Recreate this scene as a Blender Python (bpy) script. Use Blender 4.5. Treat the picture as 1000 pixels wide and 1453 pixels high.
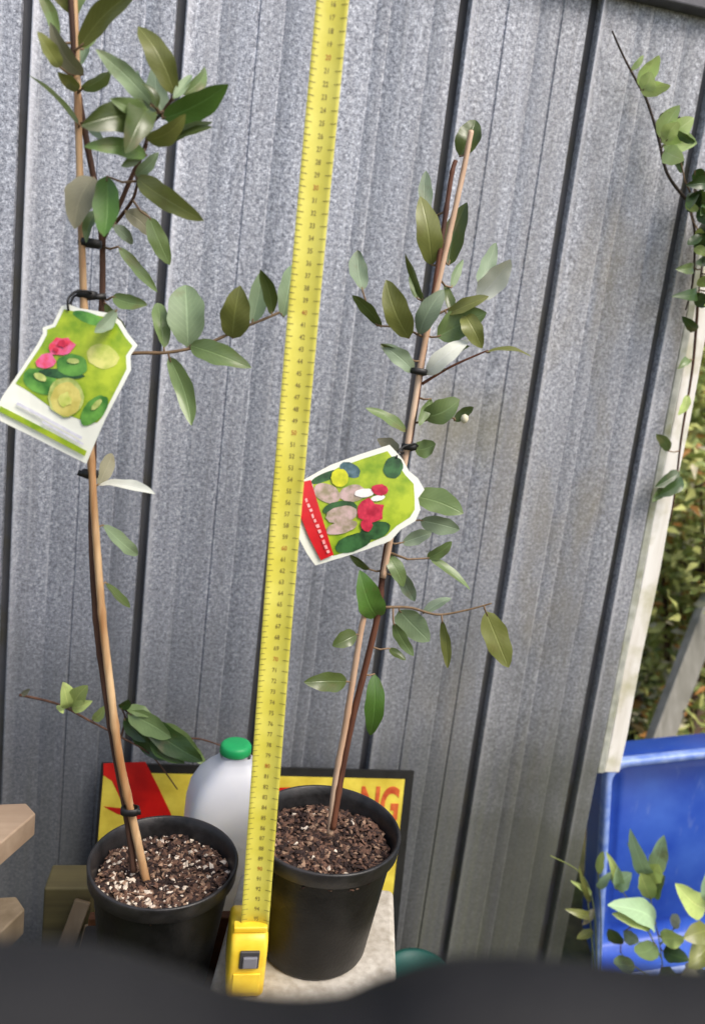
import bpy, bmesh, math, random
from mathutils import Vector, Matrix, noise
random.seed(7)
R_ = math.radians
scene = bpy.context.scene
COL = scene.collection
for o in list(bpy.data.objects): bpy.data.objects.remove(o, do_unlink=True)

# ------------------------------------------------------------------ camera
FPX = 1060.0                      # focal length in photograph pixels (1000 x 1453)
PITCH, ROLL, YAW = R_(10.25), R_(6.97), R_(-10.5)
CAM = Vector((0, 0, 1.0))
fwd = Vector((-math.sin(YAW)*math.cos(PITCH), math.cos(YAW)*math.cos(PITCH), -math.sin(PITCH)))
rt0 = Vector((math.cos(YAW), math.sin(YAW), 0)); up0 = rt0.cross(fwd)
RT = rt0*math.cos(ROLL) + up0*math.sin(ROLL)
UP = -rt0*math.sin(ROLL) + up0*math.cos(ROLL)
cd = bpy.data.cameras.new('camera'); cam = bpy.data.objects.new('camera', cd); COL.objects.link(cam)
cd.sensor_fit = 'VERTICAL'; cd.sensor_height = 36; cd.sensor_width = 36
cd.lens = 36*FPX/1453.0; cd.clip_start = .02; cd.clip_end = 200
cam.matrix_world = Matrix(((RT.x, UP.x, -fwd.x, CAM.x), (RT.y, UP.y, -fwd.y, CAM.y), (RT.z, UP.z, -fwd.z, CAM.z), (0, 0, 0, 1)))
cd.dof.use_dof = True; cd.dof.focus_distance = .78; cd.dof.aperture_fstop = 3.8
scene.camera = cam
# ------------------------------------------------------------------ light: overcast day
SUN_EL, SUN_AZ = R_(52), R_(138)           # azimuth clockwise from +Y: behind and right of the camera
w = bpy.data.worlds.new('World'); scene.world = w; w.use_nodes = True
nt = w.node_tree; bg = nt.nodes['Background']; sk = nt.nodes.new('ShaderNodeTexSky')
sk.sky_type = 'NISHITA'; sk.sun_disc = False; sk.sun_elevation = SUN_EL; sk.sun_rotation = SUN_AZ
sk.air_density = 1.0; sk.dust_density = 4.0; sk.ozone_density = .6
nt.links.new(sk.outputs[0], bg.inputs[0]); bg.inputs[1].default_value = .13
sd = bpy.data.lights.new('sun', 'SUN'); sd.energy = 1.5; sd.angle = R_(24); sd.color = (1, .96, .9)
so = bpy.data.objects.new('sun', sd); COL.objects.link(so)
sdir = Vector((math.sin(SUN_AZ)*math.cos(SUN_EL), math.cos(SUN_AZ)*math.cos(SUN_EL), math.sin(SUN_EL)))
so.rotation_euler = sdir.to_track_quat('Z', 'Y').to_euler(); so.location = sdir*8
vs = scene.view_settings; vs.view_transform = 'Standard'; vs.look = 'None'; vs.gamma = 1; vs.exposure = .6
vs.use_curve_mapping = False

# ------------------------------------------------------------------ helpers
def ray(px, py): return RT*((px-500)/FPX) - UP*((py-726.5)/FPX) + fwd
def P(px, py, Y): d = ray(px, py); return CAM + d*(Y/d.y)
def PZ(px, py, Z): d = ray(px, py); return CAM + d*((Z-CAM.z)/d.z)
def pxm(p): return (p-CAM).dot(fwd)/FPX          # metres per pixel at p

def tag(o, label=None, cat=None, group=None, kind=None):
    if label: o['label'] = label
    if cat: o['category'] = cat
    if group: o['group'] = group
    if kind: o['kind'] = kind
    return o
def empty(name, loc, label=None, cat=None, group=None):
    o = bpy.data.objects.new(name, None); COL.objects.link(o); o.location = loc; o.empty_display_size = .05
    return tag(o, label, cat, group)
def off(parent):
    v = Vector()
    while parent: v += parent.location; parent = parent.parent
    return v
class MB:
    """collects shapes in world space; build() links them as one mesh object"""
    def __init__(s): s.v = []; s.f = []; s.m = []; s.uv = []
    def add(s, vs_, fs, mi=0, uv=None):
        b = len(s.v); s.v += [Vector(v) for v in vs_]
        s.uv += uv if uv else [(0, 0)]*len(vs_)
        s.f += [[i+b for i in f] for f in fs]; s.m += [mi]*len(fs); return s
    def box(s, c, size, rot=None, mi=0, taper=1):
        c = Vector(c); hx, hy, hz = [a/2 for a in size]; vv = []
        for z in (-hz, hz):
            k = taper if z > 0 else 1
            for x, y in ((-hx, -hy), (hx, -hy), (hx, hy), (-hx, hy)):
                p = Vector((x*k, y*k, z)); vv.append(c+(rot@p if rot else p))
        return s.add(vv, [(3, 2, 1, 0), (4, 5, 6, 7), (0, 1, 5, 4), (1, 2, 6, 5), (2, 3, 7, 6), (3, 0, 4, 7)], mi)
    def tube(s, pts, rad, n=8, mi=0, caps=True):
        pts = [Vector(p) for p in pts]; k = len(pts)
        if not hasattr(rad, '__len__'): rad = [rad]*k
        vv = []; fs = []; ref = None
        for i, p in enumerate(pts):
            t = (pts[min(i+1, k-1)]-pts[max(i-1, 0)]).normalized()
            if ref is None: ref = t.orthogonal().normalized()
            a = (ref - t*ref.dot(t)).normalized(); ref = a; b = t.cross(a)
            for j in range(n):
                th = 2*math.pi*j/n; vv.append(p+(a*math.cos(th)+b*math.sin(th))*rad[i])
        for i in range(k-1):
            for j in range(n):
                fs.append((i*n+j, i*n+(j+1) % n, (i+1)*n+(j+1) % n, (i+1)*n+j))
        if caps: fs += [tuple(range(n))[::-1], tuple((k-1)*n+j for j in range(n))]
        return s.add(vv, fs, mi)
    def lathe(s, c, prof, n=48, mi=0, sq=2.0, sx=1, sy=1, rz=0):
        c = Vector(c); vv = []; fs = []; k = len(prof)
        for r, z in prof:
            for j in range(n):
                th = 2*math.pi*j/n; cx, cy = math.cos(th), math.sin(th)
                if sq != 2: q = (abs(cx)**sq+abs(cy)**sq)**(-1/sq); cx *= q; cy *= q
                x, y = cx*r*sx, cy*r*sy
                vv.append(c+Vector((x*math.cos(rz)-y*math.sin(rz), x*math.sin(rz)+y*math.cos(rz), z)))
        for i in range(k-1):
            for j in range(n): fs.append((i*n+j, i*n+(j+1) % n, (i+1)*n+(j+1) % n, (i+1)*n+j))
        return s.add(vv, fs, mi)
    def build(s, name, mats, parent=None, smooth=True, bevel=0, sub=0):
        o_ = off(parent); me = bpy.data.meshes.new(name)
        me.from_pydata([v-o_ for v in s.v], [], s.f)
        for m in (mats if isinstance(mats, (list, tuple)) else [mats]): me.materials.append(m)
        me.polygons.foreach_set('material_index', s.m)
        if smooth: me.polygons.foreach_set('use_smooth', [True]*len(s.f))
        uvl = me.uv_layers.new(name='UVMap')
        for l in me.loops: uvl.data[l.index].uv = s.uv[l.vertex_index]
        me.update()
        o = bpy.data.objects.new(name, me); COL.objects.link(o); o.parent = parent
        if bevel:
            b = o.modifiers.new('bevel', 'BEVEL'); b.width = bevel; b.segments = 3; b.limit_method = 'ANGLE'; b.angle_limit = R_(40)
        if sub:
            m = o.modifiers.new('sub', 'SUBSURF'); m.levels = sub; m.render_levels = sub
        return o

# ------------------------------------------------------------------ materials
def lin(r, g, b):
    f = lambda c: (c/255/12.92) if c/255 <= .04045 else ((c/255+.055)/1.055)**2.4
    return (f(r), f(g), f(b), 1)
class NB:
    def __init__(s, name):
        s.mat = bpy.data.materials.new(name); s.mat.use_nodes = True; s.t = s.mat.node_tree
        s.b = s.t.nodes['Principled BSDF']; s.out = s.t.nodes['Material Output']
        s.co = s.t.nodes.new('ShaderNodeTexCoord').outputs['Object']
    def n(s, typ, **kw):
        nd = s.t.nodes.new('ShaderNode'+typ)
        for k, v in kw.items():
            if hasattr(nd, k) and not k[0].isupper(): setattr(nd, k, v)
        return nd
    def l(s, a, b): s.t.links.new(a, b)
    def noise(s, scale, detail=4, vec=None, rough=.55, stretch=None):
        v = vec or s.co
        if stretch:
            mp = s.n('Mapping'); mp.inputs['Scale'].default_value = stretch; s.l(v, mp.inputs[0]); v = mp.outputs[0]
        nd = s.n('TexNoise'); nd.inputs['Scale'].default_value = scale; nd.inputs['Detail'].default_value = detail
        nd.inputs['Roughness'].default_value = rough; s.l(v, nd.inputs['Vector']); return nd.outputs['Fac']
    def ramp(s, fac, stops):
        nd = s.n('ValToRGB'); e = nd.color_ramp.elements
        while len(e) < len(stops): e.new(.5)
        for el, (p, c) in zip(e, stops): el.position = p; el.color = c if len(c) == 4 else (*c, 1)
        s.l(fac, nd.inputs[0]); return nd.outputs[0]
    def mix(s, fac, a, b, mode='MIX'):
        nd = s.n('Mix', data_type='RGBA', blend_type=mode)
        for inp, v in ((nd.inputs[0], fac), (nd.inputs[6], a), (nd.inputs[7], b)):
            if isinstance(v, (int, float)): inp.default_value = v
            elif isinstance(v, (tuple, list)): inp.default_value = v if len(v) == 4 else (*v, 1)
            else: s.l(v, inp)
        return nd.outputs[2]
    def math(s, op, a, b=0, c=None):
        nd = s.n('Math', operation=op)
        for i, v in enumerate((a, b) if c is None else (a, b, c)):
            if isinstance(v, (int, float)): nd.inputs[i].default_value = v
            else: s.l(v, nd.inputs[i])
        return nd.outputs[0]
    def bump(s, h, strength=.3, dist=.002):
        nd = s.n('Bump'); nd.inputs['Strength'].default_value = strength; nd.inputs['Distance'].default_value = dist
        s.l(h, nd.inputs['Height']); s.l(nd.outputs[0], s.b.inputs['Normal'])
    def set(s, **kw):
        for k, v in kw.items():
            inp = s.b.inputs[k.replace('_', ' ')]
            if isinstance(v, (int, float, tuple)): inp.default_value = v
            else: s.l(v, inp)
        return s.mat
def plain(name, c, rough=.5, var=.2, scale=40, bump=.15, bs=200, metal=0, stretch=None, dirt=None, spec=.5):
    m = NB(name); f = m.noise(scale, 5, stretch=stretch)
    a = tuple(x*(1-var) for x in c[:3])+(1,); b = tuple(min(1, x*(1+var)) for x in c[:3])+(1,)
    col = m.ramp(f, [(.3, a), (.7, b)])
    if dirt: col = m.mix(m.ramp(m.noise(14, 6), [(.48, (0, 0, 0)), (.7, (1, 1, 1))]), col, dirt)
    m.bump(m.noise(bs, 3, stretch=stretch), bump, .001)
    rr = m.math('MULTIPLY_ADD', m.noise(scale*2, 3), .25, rough-.12)
    return m.set(Base_Color=col, Roughness=rr, Metallic=float(metal), Specular_IOR_Level=spec)

def wood(name, c, c2, scale=60, axis=0, rough=.75):
    m = NB(name); st = [1, 1, 1]; st = tuple(.06 if i == axis else 1 for i in range(3))
    f = m.noise(scale, 6, stretch=st); g = m.noise(9, 4)
    col = m.mix(m.ramp(g, [(.35, (0, 0, 0)), (.7, (1, 1, 1))]), m.ramp(f, [(.3, c2), (.65, c)]), c2)
    m.bump(f, .5, .0012)
    return m.set(Base_Color=col, Roughness=rough)

def leafmat(name, top, under, rough=.42, rib=.35, trans=.12):
    m = NB(name)
    oi = m.n('ObjectInfo').outputs['Random']
    uv = m.n('TexCoord').outputs['UV']; sp = m.n('SeparateXYZ'); m.l(uv, sp.inputs[0])
    u = m.math('ABSOLUTE', m.math('SUBTRACT', sp.outputs[0], .5))
    ribf = m.ramp(u, [(0, (1, 1, 1)), (.05, (0, 0, 0))])
    vein = m.math('SINE', m.math('MULTIPLY', m.math('SUBTRACT', sp.outputs[1], m.math('MULTIPLY', u, .55)), 62))
    veinf = m.ramp(vein, [(.93, (0, 0, 0)), (1, (1, 1, 1))])
    blot = m.noise(70, 4)
    t0 = tuple(x*.72 for x in top[:3])+(1,); t1 = tuple(x*1.35 for x in top[:3])+(1,)
    tc = m.mix(m.math('MULTIPLY_ADD', blot, .6, m.math('MULTIPLY_ADD', oi, .55, -.1)), t0, t1)
    lite = tuple(min(1, x*1.9+.03) for x in top[:3])+(1,)
    tc = m.mix(m.math('MULTIPLY', ribf, rib), tc, lite); tc = m.mix(m.math('MULTIPLY', veinf, rib*.6), tc, lite)
    tc = m.mix(m.ramp(m.noise(28, 5), [(.58, (0, 0, 0)), (.72, (.6, .6, .6))]), tc, (.16, .115, .05, 1))
    uc = m.mix(blot, tuple(x*.8 for x in under[:3])+(1,), tuple(min(1, x*1.15) for x in under[:3])+(1,))
    uc = m.mix(m.math('MULTIPLY', ribf, .5), uc, (.45, .46, .36, 1))
    geo = m.n('NewGeometry').outputs['Backfacing']
    col = m.mix(geo, tc, uc)
    m.bump(m.math('ADD', m.math('MULTIPLY', ribf, -1.0), m.math('MULTIPLY', blot, .4)), .35, .0008)
    m.set(Base_Color=col, Roughness=m.math('MULTIPLY_ADD', geo, .3, rough))
    tr = m.n('BsdfTranslucent'); m.l(m.mix(.5, col, (.25, .35, .05, 1)), tr.inputs[0])
    ms = m.n('MixShader'); ms.inputs[0].default_value = trans
    m.l(m.b.outputs[0], ms.inputs[1]); m.l(tr.outputs[0], ms.inputs[2]); m.l(ms.outputs[0], m.out.inputs[0])
    return m.mat
SILV = (.30, .34, .26, 1)
LM = {
 'dark':  leafmat('leaf_dark', (.072, .102, .028), SILV, .30),
 'olive': leafmat('leaf_olive', (.185, .200, .052), SILV, .36),
 'mid':   leafmat('leaf_mid', (.155, .225, .080), SILV, .34),
 'green': leafmat('leaf_green', (.075, .165, .028), SILV, .36, .25),
 'pale':  leafmat('leaf_pale', (.25, .34, .19), SILV, .55, .3),
 'lite':  leafmat('leaf_light', (.17, .29, .07), SILV, .48, .3),
 'grey':  leafmat('leaf_grey_green', (.22, .29, .19), SILV, .55, .3),
 'silver': leafmat('leaf_silver', (.74, .76, .66), SILV, .6, .3),
 'brown': leafmat('leaf_brownish', (.21, .20, .13), SILV, .6, .3),
 'lime':  leafmat('leaf_lime', (.50, .62, .20), (.5, .4, .15, 1), .5, .3, .25),
 'mint':  leafmat('leaf_mint', (.36, .52, .30), (.36, .45, .25, 1), .55, .35, .2),
 'vine':  leafmat('leaf_vine', (.66, .82, .34), (.66, .80, .42, 1), .5, .3, .25),
 'ivy':   leafmat('leaf_ivy', (.035, .075, .018), (.15, .2, .08, 1), .35, .4),
}
M_bamboo = wood('bamboo', lin(222, 190, 146), lin(156, 108, 64), 90, 2, .5)
M_caneP = wood('pale_cane', lin(222, 196, 170), lin(184, 146, 116), 90, 2, .6)
M_stem = wood('stem_bark', lin(112, 78, 58), lin(62, 40, 30), 120, 2, .8)
M_stemr = wood('stem_redbrown', lin(128, 78, 52), lin(66, 36, 24), 120, 2, .7)
M_twig = wood('green_twig', lin(150, 125, 98), lin(110, 88, 62), 120, 2, .7)
M_black = plain('black_plastic', (.007, .007, .007), .40, .5, 60, .25, 300, spec=.32, dirt=(.016, .014, .012, 1))
M_rim = plain('rim_paler_plastic', (.014, .0135, .014), .40, .6, 70, .25, 300, dirt=(.05, .045, .045, 1))  # rim paler than the pot wall, with lighter blotches
M_tie = plain('tie_black', (.008, .008, .008), .5, .3, 100, .1)
M_bark = plain('bark_chip', lin(96, 70, 56), .85, .65, 160, .5, 500)
M_bark2 = plain('bark_chip_pale', lin(150, 122, 100), .85, .4, 160, .5, 500)
M_bark3 = plain('bark_chip_dark', lin(46, 30, 26), .85, .5, 160, .5, 500)
M_perl = plain('perlite', lin(214, 200, 182), .8, .12, 200, .3, 500)
M_soil = plain('potting_soil', lin(48, 33, 27), .95, .5, 180, .6, 300)

# ------------------------------------------------------------------ ground
def ground():
    m = NB('earth'); f = m.noise(18, 8); g = m.noise(2.2, 5)
    col = m.mix(m.ramp(g, [(.4, (0, 0, 0)), (.62, (1, 1, 1))]), m.ramp(f, [(.3, lin(58, 48, 38)), (.7, lin(112, 98, 74))]), m.ramp(f, [(.3, lin(52, 62, 30)), (.7, lin(104, 112, 58))]))
    m.bump(f, .8, .02); mt = m.set(Base_Color=col, Roughness=.95)
    b = MB(); n = 60; S = 30
    q = lambda t: math.copysign(abs(t)**2.2, t)*S
    vv = []
    for j in range(n+1):
        for i in range(n+1):
            x = q(i/n*2-1)+.3; y = q(j/n*2-1)+1.2
            vv.append((x, y, 0 if (abs(x) < 2.0 and y < 1.1) else .03*noise.noise(Vector((x*1.5, y*1.5, 0)))))
    b.add(vv, [(j*(n+1)+i, j*(n+1)+i+1, (j+1)*(n+1)+i+1, (j+1)*(n+1)+i) for j in range(n) for i in range(n)])
    tag(b.build('ground', mt), kind='structure')
ground()

# ------------------------------------------------------------------ steel fence
FY = 1.0; S = .170; X0 = -.2616; XEND = .627
FZ0, FZ1 = .02, 1.515
def fence():
    m = NB('weathered_steel')
    sep = m.n('SeparateXYZ'); m.l(m.n('NewGeometry').outputs['Position'], sep.inputs[0]); z = sep.outputs[2]; x = sep.outputs[0]
    sp = m.noise(215, 4, rough=.85); sp2 = m.noise(100, 3)
    st = m.noise(60, 4, stretch=(1, 1, .03)); big = m.noise(5, 5)
    oi = m.n('ObjectInfo').outputs['Random']
    base = m.ramp(sp, [(.37, lin(94, 99, 112)), (.46, lin(160, 165, 178)), (.54, lin(188, 193, 206)), (.63, lin(242, 246, 254))])
    base = m.mix(m.ramp(sp2, [(.42, (0, 0, 0)), (.66, (.32, .32, .32))]), base, lin(136, 138, 148))
    base = m.mix(m.ramp(st, [(.45, (0, 0, 0)), (.68, (.35, .35, .35))]), base, lin(136, 137, 143))
    base = m.mix(m.ramp(st, [(.24, (.5, .5, .5)), (.36, (0, 0, 0))]), base, lin(224, 226, 234))
    st2 = m.noise(22, 5, stretch=(1, 1, .05)); st3 = m.noise(150, 3, stretch=(1, 1, .012))
    base = m.mix(m.ramp(st2, [(.46, (0, 0, 0)), (.66, (.28, .28, .28))]), base, lin(122, 124, 130))
    base = m.mix(m.ramp(st3, [(.60, (0, 0, 0)), (.70, (.25, .25, .25))]), base, lin(236, 238, 244))
    base = m.mix(m.ramp(st3, [(.30, (.4, .4, .4)), (.38, (0, 0, 0))]), base, lin(104, 104, 110))
    # sky highlight painted along the folded bead beside every joint
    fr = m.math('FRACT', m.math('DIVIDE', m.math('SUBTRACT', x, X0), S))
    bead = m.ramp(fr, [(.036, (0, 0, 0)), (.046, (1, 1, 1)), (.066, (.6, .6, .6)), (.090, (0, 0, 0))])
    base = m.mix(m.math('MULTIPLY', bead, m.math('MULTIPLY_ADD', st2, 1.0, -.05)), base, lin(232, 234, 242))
    base = m.mix(m.math('MULTIPLY', oi, .12), base, lin(120, 124, 130))
    # run-off grime and algae that grow up from the damp foot of the fence
    low = m.n('MapRange'); m.l(m.math('MULTIPLY_ADD', big, .55, z), low.inputs[0])
    low.inputs[1].default_value = .98; low.inputs[2].default_value = .60
    right = m.n('MapRange'); m.l(m.math('MULTIPLY_ADD', big, .25, x), right.inputs[0]); right.inputs[1].default_value = .22; right.inputs[2].default_value = .62
    grime = m.mix(m.ramp(st, [(.35, (0, 0, 0)), (.65, (1, 1, 1))]), lin(62, 62, 44), lin(90, 92, 56))
    lowf = m.math('MULTIPLY', low.outputs[0], m.math('MULTIPLY_ADD', right.outputs[0], .34, .60))
    base = m.mix(lowf, base, grime)
    low_shade = m.n('MapRange'); m.l(m.math('MULTIPLY_ADD', big, .5, z), low_shade.inputs[0]); low_shade.inputs[1].default_value = 1.42; low_shade.inputs[2].default_value = .70  # painted shade: sheet darkened downwards where less sky reaches it
    base = m.mix(m.math('MULTIPLY', low_shade.outputs[0], m.math('MULTIPLY_ADD', right.outputs[0], -.22, .66)), base, m.mix(sp, lin(62, 66, 74), lin(116, 120, 130)))
    # an old smear where something rubbed on the sheet
    dx = m.math('MULTIPLY', m.math('SUBTRACT', x, .325), 7.5); dz = m.math('MULTIPLY', m.math('SUBTRACT', z, .95), 13)
    rr = m.math('SQRT', m.math('ADD', m.math('MULTIPLY', dx, dx), m.math('MULTIPLY', dz, dz)))
    sm = m.n('MapRange'); m.l(m.math('MULTIPLY_ADD', st, 1.2, rr), sm.inputs[0]); sm.inputs[1].default_value = 1.5; sm.inputs[2].default_value = .7
    base = m.mix(m.math('MULTIPLY', sm.outputs[0], .65), base, lin(142, 138, 118))
    blot = m.ramp(m.noise(9, 6, stretch=(1, 1, .35)), [(.52, (0, 0, 0)), (.70, (.55, .55, .55))])
    base = m.mix(m.math('MULTIPLY', m.math('MULTIPLY', m.math('ADD', blot, .16), right.outputs[0]), m.math('MULTIPLY_ADD', low.outputs[0], -.85, 1.0)), base, lin(138, 130, 108))
    m.bump(m.math('ADD', sp, m.math('MULTIPLY', st, 1.5)), .35, .0008)
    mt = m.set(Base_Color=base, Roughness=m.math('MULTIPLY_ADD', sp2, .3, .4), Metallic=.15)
    root = empty('steel_fence', (0, FY, 0), 'weathered grey ribbed steel fence speckled with grime behind the potted plants', 'fence')
    k0 = -14; nz = 26
    for k in range(k0, 6):
        xa = X0+S*k; wdt = S if k < 5 else XEND-xa
        # across: groove wall | rounded shoulder | pan with creases | far edge turned back into next groove
        prof = [(.0050, .0070), (.0052, .0020), (.0060, -.0040), (.0072, -.0058), (.0086, -.0060), (.0120, -.0034), (.0160, -.0008), (.021, 0)]
        rnd = random.Random(k+50)
        if k < 5:
            for c in sorted((.052+rnd.uniform(-.010, .010), .090+rnd.uniform(-.012, .012), .128+rnd.uniform(-.009, .009))):
                dp = rnd.choice((.0006, .0012, .0020)); prof += [(c-.0022, 0), (c-.0006, dp), (c+.0006, dp), (c+.0024, 0)]
            prof += [(S-.012, 0), (S-.0062, .0006), (S-.0054, .003), (S-.0052, .0070)]
        else: prof += [(wdt-.006, 0), (wdt, .002), (wdt, .012)]
        vv = []; n = len(prof)
        for j in range(nz+1):
            zz = FZ0+(FZ1-FZ0)*j/nz
            for (a, b_) in prof:
                wob = .0026*noise.noise(Vector(((xa+a)*7, zz*3.1, k*3.3)))
                vv.append((xa+a+.0007*noise.noise(Vector((k, zz*4, 0))), FY+b_+wob, zz))
        b = MB(); b.add(vv, [(j*n+i, j*n+i+1, (j+1)*n+i+1, (j+1)*n+i) for j in range(nz) for i in range(n-1)])
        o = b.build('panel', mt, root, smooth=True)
        md = o.modifiers.new('e', 'EDGE_SPLIT'); md.split_angle = R_(35)
    Mj = plain('joint_shade', (.085, .085, .092), .7, .5, 30, .2, stretch=(1, 1, .1), dirt=(.07, .065, .045, 1))  # dark strips added to paint the shade inside each groove
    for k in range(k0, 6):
        MB().box((X0+S*k+.0005, FY+.0085, (FZ0+FZ1)/2), (.022, .004, FZ1-FZ0-.002)).build('joint_shade_strip', Mj, root, False)
    Mr = plain('rail_dark_steel', lin(88, 88, 94), .55, .25, 50, .2, metal=.2)
    xl = X0+S*k0
    MB().box(((xl+XEND)/2, FY+.006, FZ1+.018), (XEND-xl+.02, .052, .042)).build('top_rail', Mr, root, False, .003)
    for zz in (.35, 1.15):
        MB().box(((xl+XEND)/2-.03, FY+.052, zz), (XEND-xl-.06, .05, .07)).build('back_rail', Mr, root, False, .003)
    # mossy flashing strip and white batten at the open end
    Mm = plain('mossy_flashing', lin(176, 178, 168), .8, .3, 60, .3, 200, dirt=lin(128, 132, 84))
    MB().box((XEND+.008, FY+.014, .97), (.012, .02, 1.08)).build('flashing', Mm, root, False, .002)
fence()
def batten():
    m = NB('white_painted_timber'); f = m.noise(60, 6, stretch=(1, 1, .08)); g = m.noise(16, 6)
    col = m.mix(m.ramp(g, [(.5, (0, 0, 0)), (.72, (1, 1, 1))]), m.ramp(f, [(.3, lin(222, 216, 204)), (.6, lin(246, 243, 236))]), lin(190, 186, 150))
    m.bump(f, .4, .001); mt = m.set(Base_Color=col, Roughness=.6)
    b = MB(); vv = []; n = 16
    for j in range(n+1):
        z = .432+1.08*j/n; wv = .0012*math.sin(j*1.7)
        for x, y in ((.640+wv, 1.004), (.667+wv, 1.004), (.667+wv, 1.046), (.640+wv, 1.046)): vv.append((x, y, z))
    fs = [(j*4+i, j*4+(i+1) % 4, (j+1)*4+(i+1) % 4, (j+1)*4+i) for j in range(n) for i in range(4)]
    b.add(vv, fs+[(3, 2, 1, 0), tuple(n*4+i for i in range(4))])
    tag(b.build('batten', mt, None, False, .002), 'white painted timber batten stained yellow, upright at the open end of steel fence', 'batten')
batten()

# ------------------------------------------------------------------ leaf builder
def nearest(p, lines):
    best = None
    for ln in lines:
        for a, b in zip(ln[:-1], ln[1:]):
            d = b-a; t = max(0, min(1, (p-a).dot(d)/max(1e-9, d.length_squared))); q = a+d*t
            if best is None or (q-p).length < (best-p).length: best = q
    return best
def leaf(root, b_, t_, wpx, mt, Yb, Yt=None, roll=None, bend=None, lines=None, rnd=random, pet=M_twig, name='leaf', shape=.85, maxpet=.07, fold=None):
    B = P(*b_, Yb); T = P(*t_, Yb if Yt is None else Yt)
    d = T-B; L = d.length; view = ((B+T)/2-CAM).normalized()
    wd = d.cross(view).normalized(); dn = d.normalized(); n = wd.cross(dn).normalized()
    if n.dot(view) > 0: n = -n; wd = -wd       # n looks at the camera = upper face
    roll = rnd.uniform(-.5, .5) if roll is None else roll
    wm = wpx*pxm((B+T)/2)/max(.35, math.cos(roll))
    w2 = wd*math.cos(roll)+n*math.sin(roll); n2 = n*math.cos(roll)-wd*math.sin(roll)
    bend = rnd.uniform(-.10, .26) if bend is None else bend
    fold = rnd.uniform(.04, .16) if fold is None else fold
    mb = MB(); vv = []; uv = []; NT, NS = 13, 6; ph = rnd.uniform(0, 6); twist = rnd.uniform(-.7, .7); sway = rnd.uniform(-.07, .07); asym = rnd.uniform(-.12, .12); curl = rnd.uniform(-.1, .25); ra = rnd.uniform(.02, .07)
    for i in range(NT+1):
        t = i/NT; prof = max(.0, math.sin(math.pi*t**shape))**.60
        prof = max(prof, .05)
        for j in range(NS+1):
            s = j/NS*2-1
            ruf = ra*math.sin(t*11+ph+s*2)*abs(s)+curl*s*s*t*.4
            tw = twist*(t-.4); ws = w2*math.cos(tw)+n2*math.sin(tw); wn = n2*math.cos(tw)-w2*math.sin(tw); nib = 1+.05*math.sin(t*17+ph*3+s)
            p = B+d*t+n2*(bend*L*4*t*(1-t)*.6-bend*L*.5*t*t) + w2*(sway*L*math.sin(math.pi*t)) + ws*(s*(1+asym*s)*nib*wm/2*prof) + wn*((abs(s)**1.4*fold+ruf)*wm*prof)
            vv.append(p); uv.append((j/NS, t))
    N = NS+1
    mb.add(vv, [(i*N+j, i*N+j+1, (i+1)*N+j+1, (i+1)*N+j) for i in range(NT) for j in range(NS)], 0, uv)
    # make the polygons' own normal look along n2 (upper face)
    f0 = mb.f[len(mb.f)//2]; a, b2, c = (mb.v[f0[k]] for k in (0, 1, 2))
    if (b2-a).cross(c-a).dot(n2) < 0: mb.f = [f[::-1] for f in mb.f]
    if lines:
        q = nearest(B, lines)
        if (q-B).length < maxpet and (q-B).length > .001:
            mid = (q+B)/2+dn*-.0+Vector((0, 0, -.1*(q-B).length))
            mb.tube([q, mid, B, B+d*.08], [.0012, .001, .0009, .0006], 5, 1)
    return mb.build(name, [mt, pet], root)

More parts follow.
